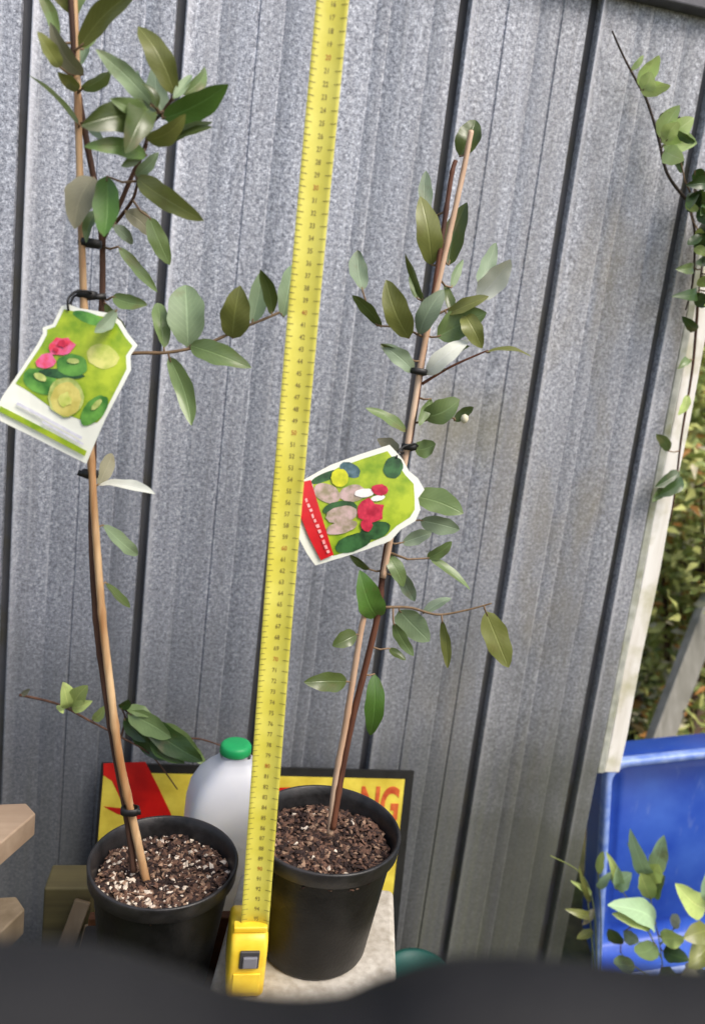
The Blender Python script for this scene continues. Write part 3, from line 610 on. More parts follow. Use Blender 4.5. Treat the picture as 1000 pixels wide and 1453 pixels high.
# ------------------------------------------------------------------ tape measure
def tape():
    ny = NB('tape_yellow'); f = ny.noise(30, 5)
    My = ny.set(Base_Color=ny.ramp(f, [(.3, lin(216, 206, 78)), (.7, lin(232, 224, 108))]), Roughness=.32)
    cy_ = NB('case_yellow'); f = cy_.noise(40, 5)
    col = cy_.mix(cy_.ramp(cy_.noise(25, 6), [(.55, (0, 0, 0)), (.75, (.6, .6, .6))]), cy_.ramp(f, [(.3, lin(236, 190, 34)), (.7, lin(250, 220, 70))]), lin(170, 128, 40))
    Mc = cy_.set(Base_Color=col, Roughness=.38); cy_.bump(cy_.noise(300, 2), .12, .0005)
    Mk = plain('tape_ink', (.20, .15, .05), .5, .2); Mr = plain('tape_ink_red', (.50, .12, .03), .5, .2)
    base = PZ(346, 1420, .423); cx, cyy = base.x, base.y
    root = empty('tape_measure', (cx, cyy, .423), 'yellow tape measure standing on pale block with its blade pulled straight up', 'tape measure')
    # case: a rounded block extruded across X; profile in YZ
    prof = []
    W, Dp, H = .0345, .062, .066
    pts = [(0.004, 0), (Dp-.006, 0), (Dp, .008), (Dp, H*.62), (Dp-.012, H*.93), (Dp-.03, H), (.010, H), (.0025, H-.006), (0, H-.016), (0, .006)]
    b = MB(); vv = []; n = len(pts)
    for x in (-W/2, W/2):
        for (y, z) in pts: vv.append((cx+x, cyy+y, .4231+z))
    fs = [(i, (i+1) % n, n+(i+1) % n, n+i) for i in range(n)]+[tuple(range(n))[::-1], tuple(range(n, 2*n))]
    b.add(vv, [q[::-1] for q in fs]); b.build('case', Mc, root, True, .0045)
    Mb = plain('button_dark', lin(66, 64, 66), .45, .2); Mg = plain('button_face', lin(126, 126, 134), .35, .15)
    MB().box((cx+.001, cyy-.0006, .4231+.044), (.018, .003, .018)).build('lock_button', Mb, root, False, .0012)
    MB().box((cx+.0015, cyy-.0030, .4231+.043), (.013, .003, .011)).build('lock_button_face', Mg, root, False, .001)
    MB().box((cx, cyy-.0004, .4231+.019), (.025, .0018, .020)).build('case_front_plate', Mc, root, False, .0008)
    MB().box((cx, cyy+.012, .4231+H+.002), (.031, .010, .006)).build('mouth', Mc, root, False, .0015)
    # blade
    p0 = Vector((cx+.0040, cyy+.011, .4231+H-.004)); p1 = P(475.5, 0, .652)
    d = (p1-p0); L0 = d.length; L = L0*1.0+.16; dn = d.normalized()
    wx = Vector((1, 0, 0)); wx = (wx-dn*wx.dot(dn)).normalized(); wx = (Matrix.Rotation(R_(-7), 3, dn)@wx); nn = wx.cross(dn).normalized()
    if nn.y > 0: nn = -nn
    HW = .0128
    def bp(s, u, lift=0):    # s metres along, u -1..1 across
        bow = .004*math.sin(math.pi*s/L)
        return p0+dn*s+wx*(u*HW)+nn*(-.0030*(1-u*u)+lift)+Vector((-bow, 0, 0))
    b = MB(); NS, NU = 40, 8; vv = [bp(L*i/NS, -1+2*j/NU) for i in range(NS+1) for j in range(NU+1)]; N = NU+1
    b.add(vv, [(i*N+j, i*N+j+1, (i+1)*N+j+1, (i+1)*N+j) for i in range(NS) for j in range(NU)])
    bl = b.build('blade', My, root); sm = bl.modifiers.new('s', 'SOLIDIFY'); sm.thickness = .0003; sm.offset = -1
    t = MB()
    k = 0; s = L-.002
    while s > .004:
        ln = .75 if k % 10 == 0 else (.52 if k % 10 == 5 else .30)
        for sd in ((-1, 1) if k % 10 == 0 else (-1,) if k % 5 == 0 else ()):
            u0, u1 = sd*.99, sd*(.99-ln*.55); hw = .00024
            us = [u0+(u1-u0)*q/3 for q in range(4)]
            vv = [bp(s-hw, u, .00035) for u in us]+[bp(s+hw, u, .00035) for u in us]
            t.add(vv, [(q, q+1, 5+q, 4+q) for q in range(3)])
        k += 1; s -= .001*(1 if k % 1 == 0 else 1)*2.5/2.5
    tag(t.build('tick_marks', Mk, bl, False), kind='stuff')
    # centimetre numbers
    nb = MB(); rb = MB(); cache = {}
    def glyphs(txt):
        if txt in cache: return cache[txt]
        cu = bpy.data.curves.new('t', 'FONT'); cu.body = txt; cu.size = .0058; cu.align_x = 'CENTER'; cu.align_y = 'CENTER'; cu.resolution_u = 2
        ob = bpy.data.objects.new('t', cu); COL.objects.link(ob); dg = bpy.context.evaluated_depsgraph_get()
        me = bpy.data.meshes.new_from_object(ob.evaluated_get(dg)); r = ([v.co.copy() for v in me.vertices], [list(p.vertices) for p in me.polygons])
        bpy.data.objects.remove(ob); bpy.data.curves.remove(cu); bpy.data.meshes.remove(me); cache[txt] = r; return r
    for cm in range(1, int(L*100)):
        s = L-.002-cm*.01
        if s < .01: break
        vv, fs = glyphs(str(cm)); tgt = rb if cm % 10 == 0 else nb
        tgt.add([bp(s+v.y, (v.x+.001)/HW*.8, .0004) for v in vv], fs)
    tag(nb.build('numbers', Mk, bl, False), kind='stuff'); tag(rb.build('ten_numbers', Mr, bl, False), kind='stuff')
    hk = plain('hook_steel', lin(190, 190, 190), .3, .1, metal=.9)
    MB().box(bp(L+.002, 0, .001), (.018, .003, .008)).build('hook', hk, root, False, .0006)
tape()

# ------------------------------------------------------------------ blocks the pots stand on
def blocks():
    m = NB('pale_concrete'); f = m.noise(120, 6); g = m.noise(18, 5)
    col = m.mix(m.ramp(g, [(.4, (0, 0, 0)), (.7, (.6, .6, .6))]), m.ramp(f, [(.3, lin(168, 160, 146)), (.65, lin(204, 198, 186))]), lin(150, 140, 122))
    m.bump(f, .5, .0012); mt = m.set(Base_Color=col, Roughness=.9)
    a = R_(-11); rot = Matrix.Rotation(a, 3, 'Z')
    c = Vector((.131, .648, .2115)); root = empty('concrete_block', (c.x, c.y, 0), 'pale beige concrete block carrying the pot with red-striped tag and the tape', 'block')
    for i, zz in enumerate((0, .1415, .283)):
        MB().box((c.x, c.y, zz+.0700), (.178, .235, .140), rot).build('block_course', mt, root, False, .006)
    md = wood('dark_timber', lin(64, 58, 50), lin(34, 30, 26), 60, 0)
    root = empty('timber_block', (-.035, .674, 0), 'dark timber stump under the pot with the green fruit tag', 'block')
    for i in range(4): MB().box((-.035+.003*math.sin(i*2), .672, .0955*i+.0475), (.128, .150, .0945)).build('timber_layer', md, root, False, .004)
    root = empty('timber_crate', (0, .84, 0), 'low dark timber crate behind the pots under the milk bottle', 'crate')
    for i in range(3): MB().box((.03, .803+.045*i, .279), (.26, .040, .020)).build('slat', md, root, False, .002)
    MB().box((.03, .7745, .185), (.26, .012, .37)).build('front_board', wood('warm_brown_timber', lin(150, 92, 44), lin(84, 50, 26), 50, 0), root, False, .002)
    for sx in (-.09, .15): MB().box((sx, .848, .134), (.02, .13, .268)).build('end_board', md, root, False, .002)
blocks()

# ------------------------------------------------------------------ milk bottle
def jug():
    m = NB('milky_plastic'); f = m.noise(12, 3)
    mt = m.set(Base_Color=m.ramp(f, [(.3, lin(228, 231, 240)), (.7, lin(242, 244, 250))]), Roughness=.38, Subsurface_Weight=.4, Transmission_Weight=.3)
    m.b.inputs['Subsurface Radius'].default_value = (.02, .02, .02); m.b.inputs['Subsurface Scale'].default_value = .5
    cx, cy, z0 = .049, .842, .2895
    root = empty('milk_bottle', (cx, cy, z0), 'white plastic milk bottle with green cap standing behind yellow tape', 'bottle')
    prof = [(.001, .003), (.040, .002), (.048, .000), (.053, .005), (.0545, .015), (.0545, .158), (.0540, .180), (.0505, .200), (.042, .217), (.030, .231), (.0215, .238), (.019, .243), (.019, .246)]
    MB().lathe((cx, cy, z0), prof, 64, 0, 4.5, .96, .86, R_(8)).build('body', mt, root)
    MB().lathe((cx, cy, z0), [(.0155, .240), (.016, .256), (.015, .256)], 32).build('neck', mt, root)
    pts = [Vector((cx+.038, cy-.020, z0+.205)), Vector((cx+.058, cy-.034, z0+.196)), Vector((cx+.066, cy-.040, z0+.165)), Vector((cx+.062, cy-.036, z0+.13)), Vector((cx+.046, cy-.024, z0+.11))]
    MB().tube(smooth(pts, 6), .011, 12).build('handle', mt, root)
    mg = plain('cap_green', lin(34, 172, 98), .4, .08, 30, .05)
    vv = MB(); n = 60; pr_ = [(.0002, .0125), (.0145, .0125), (.0172, .0115), (.0184, .009), (.0186, .001), (.0176, 0)]
    for r, z in pr_:
        for j in range(n):
            k = r+(.0004 if j % 2 else -.0004)*(r > .018); th = 2*math.pi*j/n
            vv.v.append(Vector((cx+k*math.cos(th), cy+k*math.sin(th), z0+.2475+z))); vv.uv.append((0, 0))
    vv.f = [((i+1)*n+j, (i+1)*n+(j+1) % n, i*n+(j+1) % n, i*n+j) for i in range(len(pr_)-1) for j in range(n)]; vv.m = [0]*len(vv.f)
    vv.build('cap', mg, root)
jug()

# ------------------------------------------------------------------ yellow sign leaning on the fence
def sign():
    ysign = NB('sign_yellow'); f = ysign.noise(26, 6)
    My = ysign.set(Base_Color=ysign.ramp(f, [(.3, lin(196, 172, 52)), (.7, lin(232, 214, 84))]), Roughness=.5)
    Mk = plain('sign_black', (.012, .012, .012), .45, .3); Mr = inkm('sign_red', lin(212, 30, 26), lin(176, 22, 22), 20); Mo = inkm('sign_orange', lin(216, 112, 60), lin(180, 70, 40), 70)
    a = P(145, 1078, .975); b_ = P(586, 1096, .975); zt = (a.z+b_.z)/2
    W = b_.x-a.x; zb = .012; Hh = zt-zb
    O = Vector((a.x, .975, zt)); dv = Vector((0, -.055, -Hh)).normalized(); n = Vector((1, 0, 0)).cross(dv).normalized()
    if n.y > 0: n = -n
    Hl = Hh/abs(dv.z)
    root = empty('warning_sign', (a.x+W/2, .92, 0), 'yellow sign with red shape and black border leaning on the steel fence', 'sign')
    def q(u, v, l=0): return O+Vector((u, 0, 0))+dv*v+n*l
    def plate(poly, l0, l1, mt, nm, par=root):
        k = len(poly); vv = [q(u, v, l0) for u, v in poly]+[q(u, v, l1) for u, v in poly]
        fs = [tuple(range(k)), tuple(range(k, 2*k))[::-1]]+[(i, k+i, k+(i+1) % k, (i+1) % k) for i in range(k)]
        b = MB(); b.add(vv, fs); o = b.build(nm, mt, par, False)
        bm = bmesh.new(); bm.from_mesh(o.data); bmesh.ops.recalc_face_normals(bm, faces=bm.faces); bm.to_mesh(o.data); bm.free(); return o
    plate([(0, 0), (W, 0), (W, Hl), (0, Hl)], 0, .004, Mk, 'board')
    plate([(.004, .012), (W-.013, .012), (W-.013, Hl-.012), (.004, Hl-.012)], .0042, .0046, My, 'yellow_face')
    def inv(px, py):    # photo pixel -> (u, v) on the sign's plane
        d = ray(px, py); t = (O-CAM).dot(n)/d.dot(n); p = CAM+d*t-O; return (p.x, p.dot(dv))
    plate([inv(*p) for p in ((148, 1081), (207, 1079), (224, 1112), (243, 1152), (250, 1190), (196, 1190), (176, 1140), (160, 1106), (148, 1098))], .0048, .0051, Mr, 'red_shape')
    plate([inv(*p) for p in ((148, 1142), (190, 1146), (184, 1156), (168, 1153))], .0048, .0050, Mr, 'red_wedge')
    plate([inv(*p) for p in ((384, 1116), (412, 1115), (412, 1150), (382, 1152))], .0048, .0050, Mr, 'red_bar')
    cu = bpy.data.curves.new('t', 'FONT'); cu.body = 'NG'; cu.size = .072; cu.extrude = .0003; cu.offset = .0022
    ob = bpy.data.objects.new('t', cu); COL.objects.link(ob); dg = bpy.context.evaluated_depsgraph_get()
    me = bpy.data.meshes.new_from_object(ob.evaluated_get(dg)); u1, v1 = inv(506, 1162)
    sc = (inv(562, 1120)[0]-inv(506, 1120)[0])/max(v.co.x for v in me.vertices)
    b = MB(); b.add([q(u1+v.co.x*sc, v1-v.co.y, .0049+v.co.z) for v in me.vertices], [list(p.vertices) for p in me.polygons]); b.build('lettering', Mo, root, False)
    bpy.data.objects.remove(ob); bpy.data.curves.remove(cu); bpy.data.meshes.remove(me)
sign()

# ------------------------------------------------------------------ blue tub
def tub():
    m = NB('blue_plastic'); f = m.noise(10, 5); g = m.noise(90, 5, stretch=(1, 1, .3))
    col = m.mix(m.ramp(g, [(.6, (0, 0, 0)), (.75, (.35, .35, .35))]), m.ramp(f, [(.3, lin(34, 74, 178)), (.7, lin(64, 106, 200))]), lin(130, 150, 200))
    m.bump(m.noise(60, 3), .1, .001); mt = m.set(Base_Color=col, Roughness=m.math('MULTIPLY_ADD', f, .25, .28))
    Wd = .46; L = P(860, 1083, 1.03); tl = R_(-8); Hh = L.z/math.cos(tl)-.006; rot = Matrix.Rotation(tl, 3, 'Y'); O = L+rot@Vector((0, 0, -Hh))
    root = empty('storage_tub', O, 'large blue plastic tub stood on its side beside the white batten, rim facing out', 'tub')
    def ring(inset, y, r=.030, n=7):
        pts = []; x0, x1, z0, z1 = inset, Wd-inset, inset, Hh-inset
        for (cx, cz, a0) in ((x1-r, z1-r, 0), (x0+r, z1-r, 90), (x0+r, z0+r, 180), (x1-r, z0+r, 270)):
            for i in range(n+1):
                th = R_(a0+90*i/n); pts.append(O+rot@Vector((cx+r*math.cos(th), y, cz+r*math.sin(th))))
        return pts
    # from the outer back, over the rolled rim, into the hollow and across its floor
    lv = [(.030, .105), (.024, .100), (.010, .026), (.009, .020), (.002, .018), (0, .014), (0, .004), (.002, .0005), (.006, 0), (.012, .0015), (.014, .006), (.017, .020), (.024, .060), (.030, .066), (.045, .068), (.060, .067), (.063, .064)]
    b = MB(); rings = [ring(i, y, max(.010, .030-i*.3)) for i, y in lv]; n = len(rings[0]); vv = [p for r in rings for p in r]
    fq = lambda a, c: [(i*n+j, (i+1)*n+j, (i+1)*n+(j+1) % n, i*n+(j+1) % n) for i in range(a, c) for j in range(n)]
    b.add(vv, fq(0, 3)+fq(10, len(lv)-1)+[tuple(range(n)), tuple((len(lv)-1)*n+j for j in range(n))[::-1]]); b.build('body', mt, root)
    m2 = NB('blue_plastic_lit_rim'); f2 = m2.noise(50, 5); m2.bump(f2, .2, .001)  # rim colour lightened to paint in the sky highlight on its edge
    mr = m2.set(Base_Color=m2.ramp(f2, [(.3, lin(92, 126, 210)), (.7, lin(160, 182, 232))]), Roughness=.4)
    b = MB(); b.add(vv, fq(3, 10)); b.build('rim', mr, root)
tub()

# ------------------------------------------------------------------ timber at left
def timber():
    Ma = wood('sawn_timber', lin(186, 164, 140), lin(142, 120, 98), 50, 0); Mo = wood('olive_timber', lin(112, 104, 66), lin(70, 64, 42), 50, 0)
    Mw = wood('weathered_batten', lin(150, 134, 112), lin(104, 90, 70), 60, 2); Md = wood('support_timber', lin(70, 62, 52), lin(40, 34, 30), 50, 0)
    def plank(name, label, mt, end, Lg, wd, th, ang, cat='plank'):
        c = end+Vector((-math.cos(ang)*Lg/2, -math.sin(ang)*Lg/2, -th/2)); rot = Matrix.Rotation(ang, 3, 'Z')
        b = MB(); hx, hy, hz = Lg/2, wd/2, th/2
        sh = [(-hx, -hy), (hx-.035, -hy), (hx, hy-.02), (hx-.012, hy), (-hx, hy)]; k = 5
        vv = [c+rot@Vector((x, y, -hz)) for x, y in sh]+[c+rot@Vector((x, y, hz)) for x, y in sh]
        b.add(vv, [tuple(range(k))[::-1], tuple(range(k, 2*k))]+[(i, (i+1) % k, k+(i+1) % k, k+i) for i in range(k)])
        tag(b.build(name, mt, None, False, .002), label, cat)
    e1 = P(47, 1172, .73); plank('plank', 'sawn pale timber plank with clipped end, upper of two beside steel fence', Ma, e1, .55, .085, .026, R_(6))
    e2 = P(30, 1312, .70); plank('plank', 'weathered timber plank, lower of two beside steel fence', Mw, e2, .5, .085, .03, R_(4))
    # stack outside the frame that carries the planks
    root = empty('timber_stack', (-.46, .70, 0), 'dark timber stack carrying the two planks', 'timber')
    z = 0; zt2 = e2.z-.03
    MB().box((-.42, .68, zt2/2-.0005), (.16, .12, zt2-.001)).build('lower_block', Md, root, False, .003)
    hh = e1.z-.026-e2.z
    MB().box((-.42, .68, e2.z+hh/2), (.15, .07, hh-.001)).build('upper_block', Md, root, False, .003)
    # olive offcut and two battens propped against it
    a = P(62, 1262, .84); b_ = P(130, 1262, .84); zt = a.z; h = zt
    root = empty('timber_offcut', ((a.x+b_.x)/2, .87, 0), 'mossy olive timber offcut standing behind the leaning battens', 'timber')
    MB().box(((a.x+b_.x)/2, .865, h/2), (b_.x-a.x, .045, h-.001)).build('post', Mo, root, False, .003)
    for (t0, t1, wd, lb) in (((118, 1278), (66, 1420), .019, 'weathered batten propped on the mossy offcut, wider one'), ((128, 1312), (104, 1420), .012, 'thin weathered batten propped on the mossy offcut')):
        A = P(*t0, .836); B = P(*t1, .79); d = B-A; k = -A.z/d.z; B = A+d*k*.985
        d = (B-A); yv = d.normalized(); xv = Vector((1, 0, 0)); xv = (xv-yv*xv.dot(yv)).normalized(); zv = xv.cross(yv); rot = Matrix((xv, yv, zv)).transposed()
        b = MB(); b.box((A+B)/2, (wd, d.length, .010), rot); tag(b.build('batten', Mw, None, False, .0015), lb, 'batten')
timber()

# ------------------------------------------------------------------ teal bucket behind the block
def bucket():
    mt = plain('teal_plastic', lin(14, 72, 66), .5, .2, 20, .1)
    c = P(592, 1392, .87); root = empty('teal_bucket', (c.x, c.y, 0), 'small teal plastic bucket upturned by the fence foot', 'bucket')
    h = P(585, 1382, .87).z
    b = MB(); b.lathe((c.x, c.y, .001), [(.062, 0), (.066, 0), (.068, .003), (.067, .012), (.062, .014), (.050, h-.006), (.047, h), (.040, h+.0005), (.038, h-.003), (.001, h-.003)], 40); b.build('body', mt, root)
    b = MB(); b.tube([Vector((c.x-.066, c.y-.004, .03)), Vector((c.x-.05, c.y-.055, .012)), Vector((c.x, c.y-.076, .006)), Vector((c.x+.05, c.y-.055, .012)), Vector((c.x+.066, c.y-.004, .03))], .002, 6)
    b.build('handle', plain('wire', lin(120, 120, 120), .4, .1, metal=.7), root)
bucket()

# ------------------------------------------------------------------ vines and weeds
def spray(name, label, cat, stems, leaves, mt_st, r, seed, group=None):
    rnd = random.Random(seed); allp = [line(p, a, b) for p, a, b in stems]
    root = empty(name, min((q for l in allp for q in l), key=lambda v: v.z), label, cat, group); LN = []
    for i, pl in enumerate(allp):
        o, s = cane(root, 'stem', pl, r, r*.5, mt_st, 0, i+seed, 6); LN.append(s)
    for (b_, t_, w_, mt, ya, yb) in leaves: leaf(root, b_, t_, w_, LM[mt], ya, yb, None, None, LN, rnd)
    return root
spray('climbing_twig', 'bare dark twig with pale lime leaves climbing the right end of steel fence', 'twig',
  [([(975, 286), (946, 246), (932, 190), (916, 140), (904, 118), (884, 80), (868, 44)], .975, .985), ([(975, 286), (985, 330), (982, 400), (972, 440)], .985, .99), ([(932, 190), (948, 178), (964, 166)], .975, .95), ([(906, 122), (918, 108), (928, 92)], .978, .955)],
  [((906, 122), (934, 78), 24, 'vine', .965, .94), ((908, 128), (950, 122), 20, 'vine', .965, .94), ((912, 128), (924, 102), 26, 'vine', .96, .94), ((895, 100), (912, 78), 9, 'vine', .97, .96),
   ((936, 196), (962, 150), 26, 'vine', .96, .93), ((938, 202), (984, 168), 30, 'vine', .955, .93), ((940, 206), (988, 204), 28, 'vine', .955, .93), ((942, 214), (968, 226), 26, 'vine', .955, .93), ((936, 190), (940, 160), 18, 'ivy', .965, .95), ((960, 186), (986, 204), 10, 'ivy', .94, .93), ((945, 200), (962, 172), 24, 'vine', .95, .92)],
  wood('twig_dark', lin(78, 62, 50), lin(44, 34, 28), 120, 2), .0022, 4)
iv = []; rr = random.Random(11)
for i in range(34):
    t = i/33; x = 992+rr.uniform(-10, 34); y = 236+t*186+rr.uniform(-12, 12)
    a = rr.uniform(0, 6.28); l = rr.uniform(18, 34); iv.append(((x, y), (x+l*math.cos(a), y+l*abs(math.sin(a))), l*rr.uniform(.55, .8), rr.choice(('ivy', 'ivy', 'ivy', 'mid', 'lime')), rr.uniform(.94, .985), rr.uniform(.92, .97)))
iv += [((948, 640), (930, 616), 15, 'mid', .985, .97), ((962, 668), (930, 690), 18, 'ivy', .985, .97), ((968, 680), (936, 704), 18, 'ivy', .985, .965), ((950, 690), (926, 712), 14, 'mid', .985, .97), ((975, 560), (962, 590), 12, 'lime', .985, .97), ((985, 470), (968, 452), 14, 'ivy', .985, .97), ((978, 510), (962, 522), 12, 'mid', .985, .97), ((972, 288), (990, 300), 12, 'lime', .96, .95), ((984, 352), (1002, 362), 13, 'lime', .96, .95), ((962, 214), (966, 246), 12, 'ivy', .96, .97)]
spray('ivy', 'dark glossy ivy hanging over the white batten at the end of steel fence', 'ivy', [([(1030, 60), (1012, 180), (1004, 300), (990, 420)], .985, .985), ([(1004, 300), (1030, 380), (1020, 450)], .985, .97), ([(990, 420), (982, 520), (966, 620), (958, 690), (950, 740)], .985, .990), ([(975, 286), (1004, 262), (1014, 240)], .98, .98)], iv, M_stem, .0022, 6)
spray('bramble', 'trailing bramble with lime young leaves and long dark leaves by the red sign', 'bramble',
  [([(28, 986), (82, 999), (130, 1024), (172, 1046), (215, 1072), (252, 1120)], .95, .93), ([(172, 1004), (205, 1022), (245, 1050), (288, 1078)], .945, .935), ([(172, 1046), (178, 1020), (172, 1004)], .94, .945), ([(245, 1050), (280, 1048), (314, 1058)], .94, .95)],
  [((98, 1004), (92, 972), 24, 'lime', .94, .92), ((104, 1004), (124, 974), 26, 'lime', .94, .915), ((102, 1002), (128, 996), 18, 'lime', .94, .92), ((132, 1022), (150, 1002), 14, 'lime', .94, .92), ((84, 1000), (90, 1012), 9, 'lime', .945, .93), ((30, 986), (44, 978), 8, 'brown', .95, .94),
   ((172, 1006), (182, 992), 15, 'ivy', .94, .93), ((182, 1012), (244, 1046), 30, 'mid', .935, .91), ((206, 1024), (288, 1080), 34, 'ivy', .93, .90), ((224, 1028), (282, 1066), 24, 'mid', .935, .91), ((190, 1028), (236, 1078), 28, 'ivy', .94, .93), ((176, 1020), (208, 1052), 20, 'ivy', .94, .93), ((214, 1050), (262, 1084), 22, 'ivy', .93, .91), ((180, 1004), (216, 1016), 16, 'mid', .94, .93), ((262, 1054), (292, 1086), 16, 'mid', .935, .92)],
  M_stem, .0018, 8)
# weeds in front of the tub
M_wst = wood('weed_stem', lin(150, 160, 90), lin(104, 116, 60), 120, 2)
def weed(label, base, stems, leaves, seed, Y):
    spray('weed', label, 'weed', stems, leaves, M_wst, .0014, seed, 'weeds by the blue tub')
Wd_ = .93
def gp(px, Y): # pixel straight on the ground at depth Y below a pixel column
    lo, hi = 1100, 2600
    for _ in range(40):
        mid = (lo+hi)/2
        if P(px, mid, Y).z > 0: lo = mid
        else: hi = mid
    return (px-(lo-1400)*.12, lo-2)
g1 = gp(905, .97); g2 = gp(962, .98); g3 = gp(850, .98)
weed('pale mint-green weed with upright oval leaves growing in front of the blue tub', g1,
  [([g1, (936, 1440), (938, 1360), (925, 1290), (918, 1240)], .97, .95), ([(938, 1360), (908, 1300), (880, 1262)], .96, .95), ([(930, 1310), (905, 1296), (885, 1290)], .955, .95), ([(936, 1340), (955, 1318), (962, 1300)], .955, .95), ([(938, 1400), (900, 1372), (880, 1352)], .96, .95)],
  [((918, 1240), (893, 1188), 22, 'mint', .95, .92), ((924, 1238), (940, 1188), 24, 'mint', .95, .925), ((920, 1252), (934, 1226), 30, 'lime', .945, .91), ((922, 1276), (908, 1238), 24, 'lime', .945, .92), ((926, 1272), (940, 1244), 20, 'mid', .945, .93), ((908, 1232), (892, 1198), 12, 'ivy', .96, .955),
   ((868, 1252), (894, 1240), 26, 'mint', .95, .93), ((874, 1262), (862, 1214), 14, 'lime', .95, .93), ((882, 1262), (876, 1232), 16, 'mint', .95, .92), ((928, 1312), (872, 1284), 34, 'mint', .945, .91), ((920, 1308), (876, 1296), 24, 'lime', .94, .91), ((956, 1318), (962, 1296), 14, 'silver', .95, .93), ((936, 1330), (970, 1330), 24, 'lime', .945, .92), ((930, 1340), (898, 1352), 26, 'mid', .95, .92), ((940, 1350), (976, 1362), 24, 'ivy', .95, .92), ((900, 1372), (868, 1368), 24, 'mid', .95, .92), ((880, 1340), (862, 1318), 18, 'ivy', .955, .93), ((884, 1322), (906, 1336), 18, 'grey', .95, .93), ((936, 1380), (960, 1400), 28, 'mid', .95, .92)], 2, .95)
weed('yellowing weed with broad blotched leaf at the right of the blue tub front', g2,
  [([g2, (1000, 1420), (1005, 1340), (1000, 1290)], .98, .95), ([(1005, 1340), (1030, 1310), (1040, 1280)], .96, .95)],
  [((1000, 1288), (962, 1256), 34, 'lime', .945, .91), ((1002, 1280), (1006, 1240), 26, 'mint', .945, .92), ((1004, 1320), (972, 1330), 30, 'olive', .945, .92), ((1006, 1340), (978, 1372), 34, 'olive', .95, .92), ((1010, 1350), (1030, 1390), 34, 'mid', .95, .92), ((1000, 1380), (964, 1396), 30, 'brown', .95, .92), ((1030, 1310), (1060, 1290), 30, 'mint', .95, .92)], 3, .95)
weed('wispy yellow-green weed tuft at the fence foot by the blue tub', g3,
  [([g3, (846, 1380), (842, 1290), (824, 1240), (780, 1214)], .975, .96), ([g3, (842, 1380), (836, 1300), (828, 1250)], .975, .965), ([g3, (850, 1400), (852, 1300), (846, 1220)], .975, .96)],
  [((838, 1270), (812, 1252), 9, 'lime', .965, .95), ((836, 1280), (822, 1236), 8, 'olive', .965, .95), ((838, 1300), (806, 1290), 12, 'olive', .965, .95), ((848, 1240), (856, 1208), 12, 'lime', .96, .945), ((848, 1260), (866, 1240), 12, 'mint', .96, .945), ((840, 1320), (818, 1332), 12, 'olive', .965, .95), ((842, 1290), (826, 1312), 10, 'brown', .965, .95)], 5, .96)

# ------------------------------------------------------------------ garden beyond the fence
def shrub(label, cx, cy, h, r, nleaf, size, mats, seed, zlow=.05):
    rnd = random.Random(seed); root = empty('shrub', (cx, cy, 0), label, 'shrub', 'shrubs beyond the fence')
    b = MB(); tips = []
    for k in range(7):
        a = rnd.uniform(0, 6.28); e = Vector((cx+r*.75*math.cos(a)*rnd.uniform(.3, 1), cy+r*.75*math.sin(a)*rnd.uniform(.3, 1), h*rnd.uniform(.55, .95)))
        s = Vector((cx+rnd.uniform(-.03, .03), cy+rnd.uniform(-.03, .03), 0)); mid = (s+e)/2+Vector((rnd.uniform(-.06, .06), rnd.uniform(-.06, .06), .05))
        pts = smooth([s, mid, e], 5); b.tube(pts, [.011*(1-.75*i/(len(pts)-1)) for i in range(len(pts))], 6); tips += pts[3:]
        for q in range(4):
            p = pts[rnd.randrange(4, len(pts))]; e2 = p+Vector((rnd.uniform(-1, 1), rnd.uniform(-1, 1), rnd.uniform(-.2, .9)))*r*.45
            b.tube([p, (p+e2)/2+Vector((0, 0, .02)), e2], [.004, .003, .0015], 5); tips += [e2, (p+e2)/2]
    b.build('trunk', M_stem, root)
    f = MB(); clumps = [(t, rnd.randrange(len(mats))) for t in tips]
    for i in range(nleaf):
        t, mi = rnd.choice(clumps); c = t+Vector((rnd.gauss(0, 1), rnd.gauss(0, 1), rnd.gauss(0, .8)))*r*.17
        if c.z < zlow: continue
        if rnd.random() < .3: mi = rnd.randrange(len(mats))
        d = Vector((rnd.gauss(0, 1), rnd.gauss(0, 1), rnd.gauss(-.2, .6))).normalized(); nn = Vector((rnd.gauss(.3, .55), rnd.gauss(-.9, .55), rnd.gauss(.8, .4))).normalized()
        s = d.cross(nn).normalized(); nn = s.cross(d); L = size*rnd.uniform(.6, 1.4); W = L*rnd.uniform(.3, .5)
        f.add([c, c+d*L*.35+s*W*.5+nn*L*.06, c+d*L*.4-nn*L*.03, c+d*L*.35-s*W*.5+nn*L*.06, c+d*L-nn*L*.15], [(0, 1, 2), (0, 2, 3), (1, 4, 2), (2, 4, 3)], mi, [(.5, 0), (1, .4), (.5, .4), (0, .4), (.5, 1)])
    tag(f.build('foliage', mats, root, True), kind='stuff'); return root
M_or = leafmat('leaf_orange', (.62, .28, .07), (.5, .3, .1, 1), .5, .2, .2)
M_yg = leafmat('leaf_yellowgreen', (.62, .64, .20), (.58, .60, .22, 1), .5, .3, .25)
M_gg = leafmat('leaf_garden', (.34, .42, .12), (.40, .46, .1, 1), .45, .3, .2)
M_st = leafmat('leaf_straw', (.66, .60, .40), (.6, .54, .17, 1), .7, .2, .15)
shrub('loose yellow-green shrub with orange leaves seen past the white batten', 1.20, 1.58, 1.02, .34, 4200, .036, [M_yg, M_gg, M_yg, M_or, M_st, M_yg, M_gg, M_yg], 1)
shrub('low dark shrub behind the blue tub and grey plank', 1.36, 1.95, .62, .30, 2600, .036, [M_gg, LM['ivy'], M_gg, LM['brown']], 2)
shrub('tall green shrub rising behind the yellow-green shrub', 1.62, 2.25, 1.6, .5, 5200, .05, [M_gg, M_yg, M_yg, M_or, M_gg], 3)
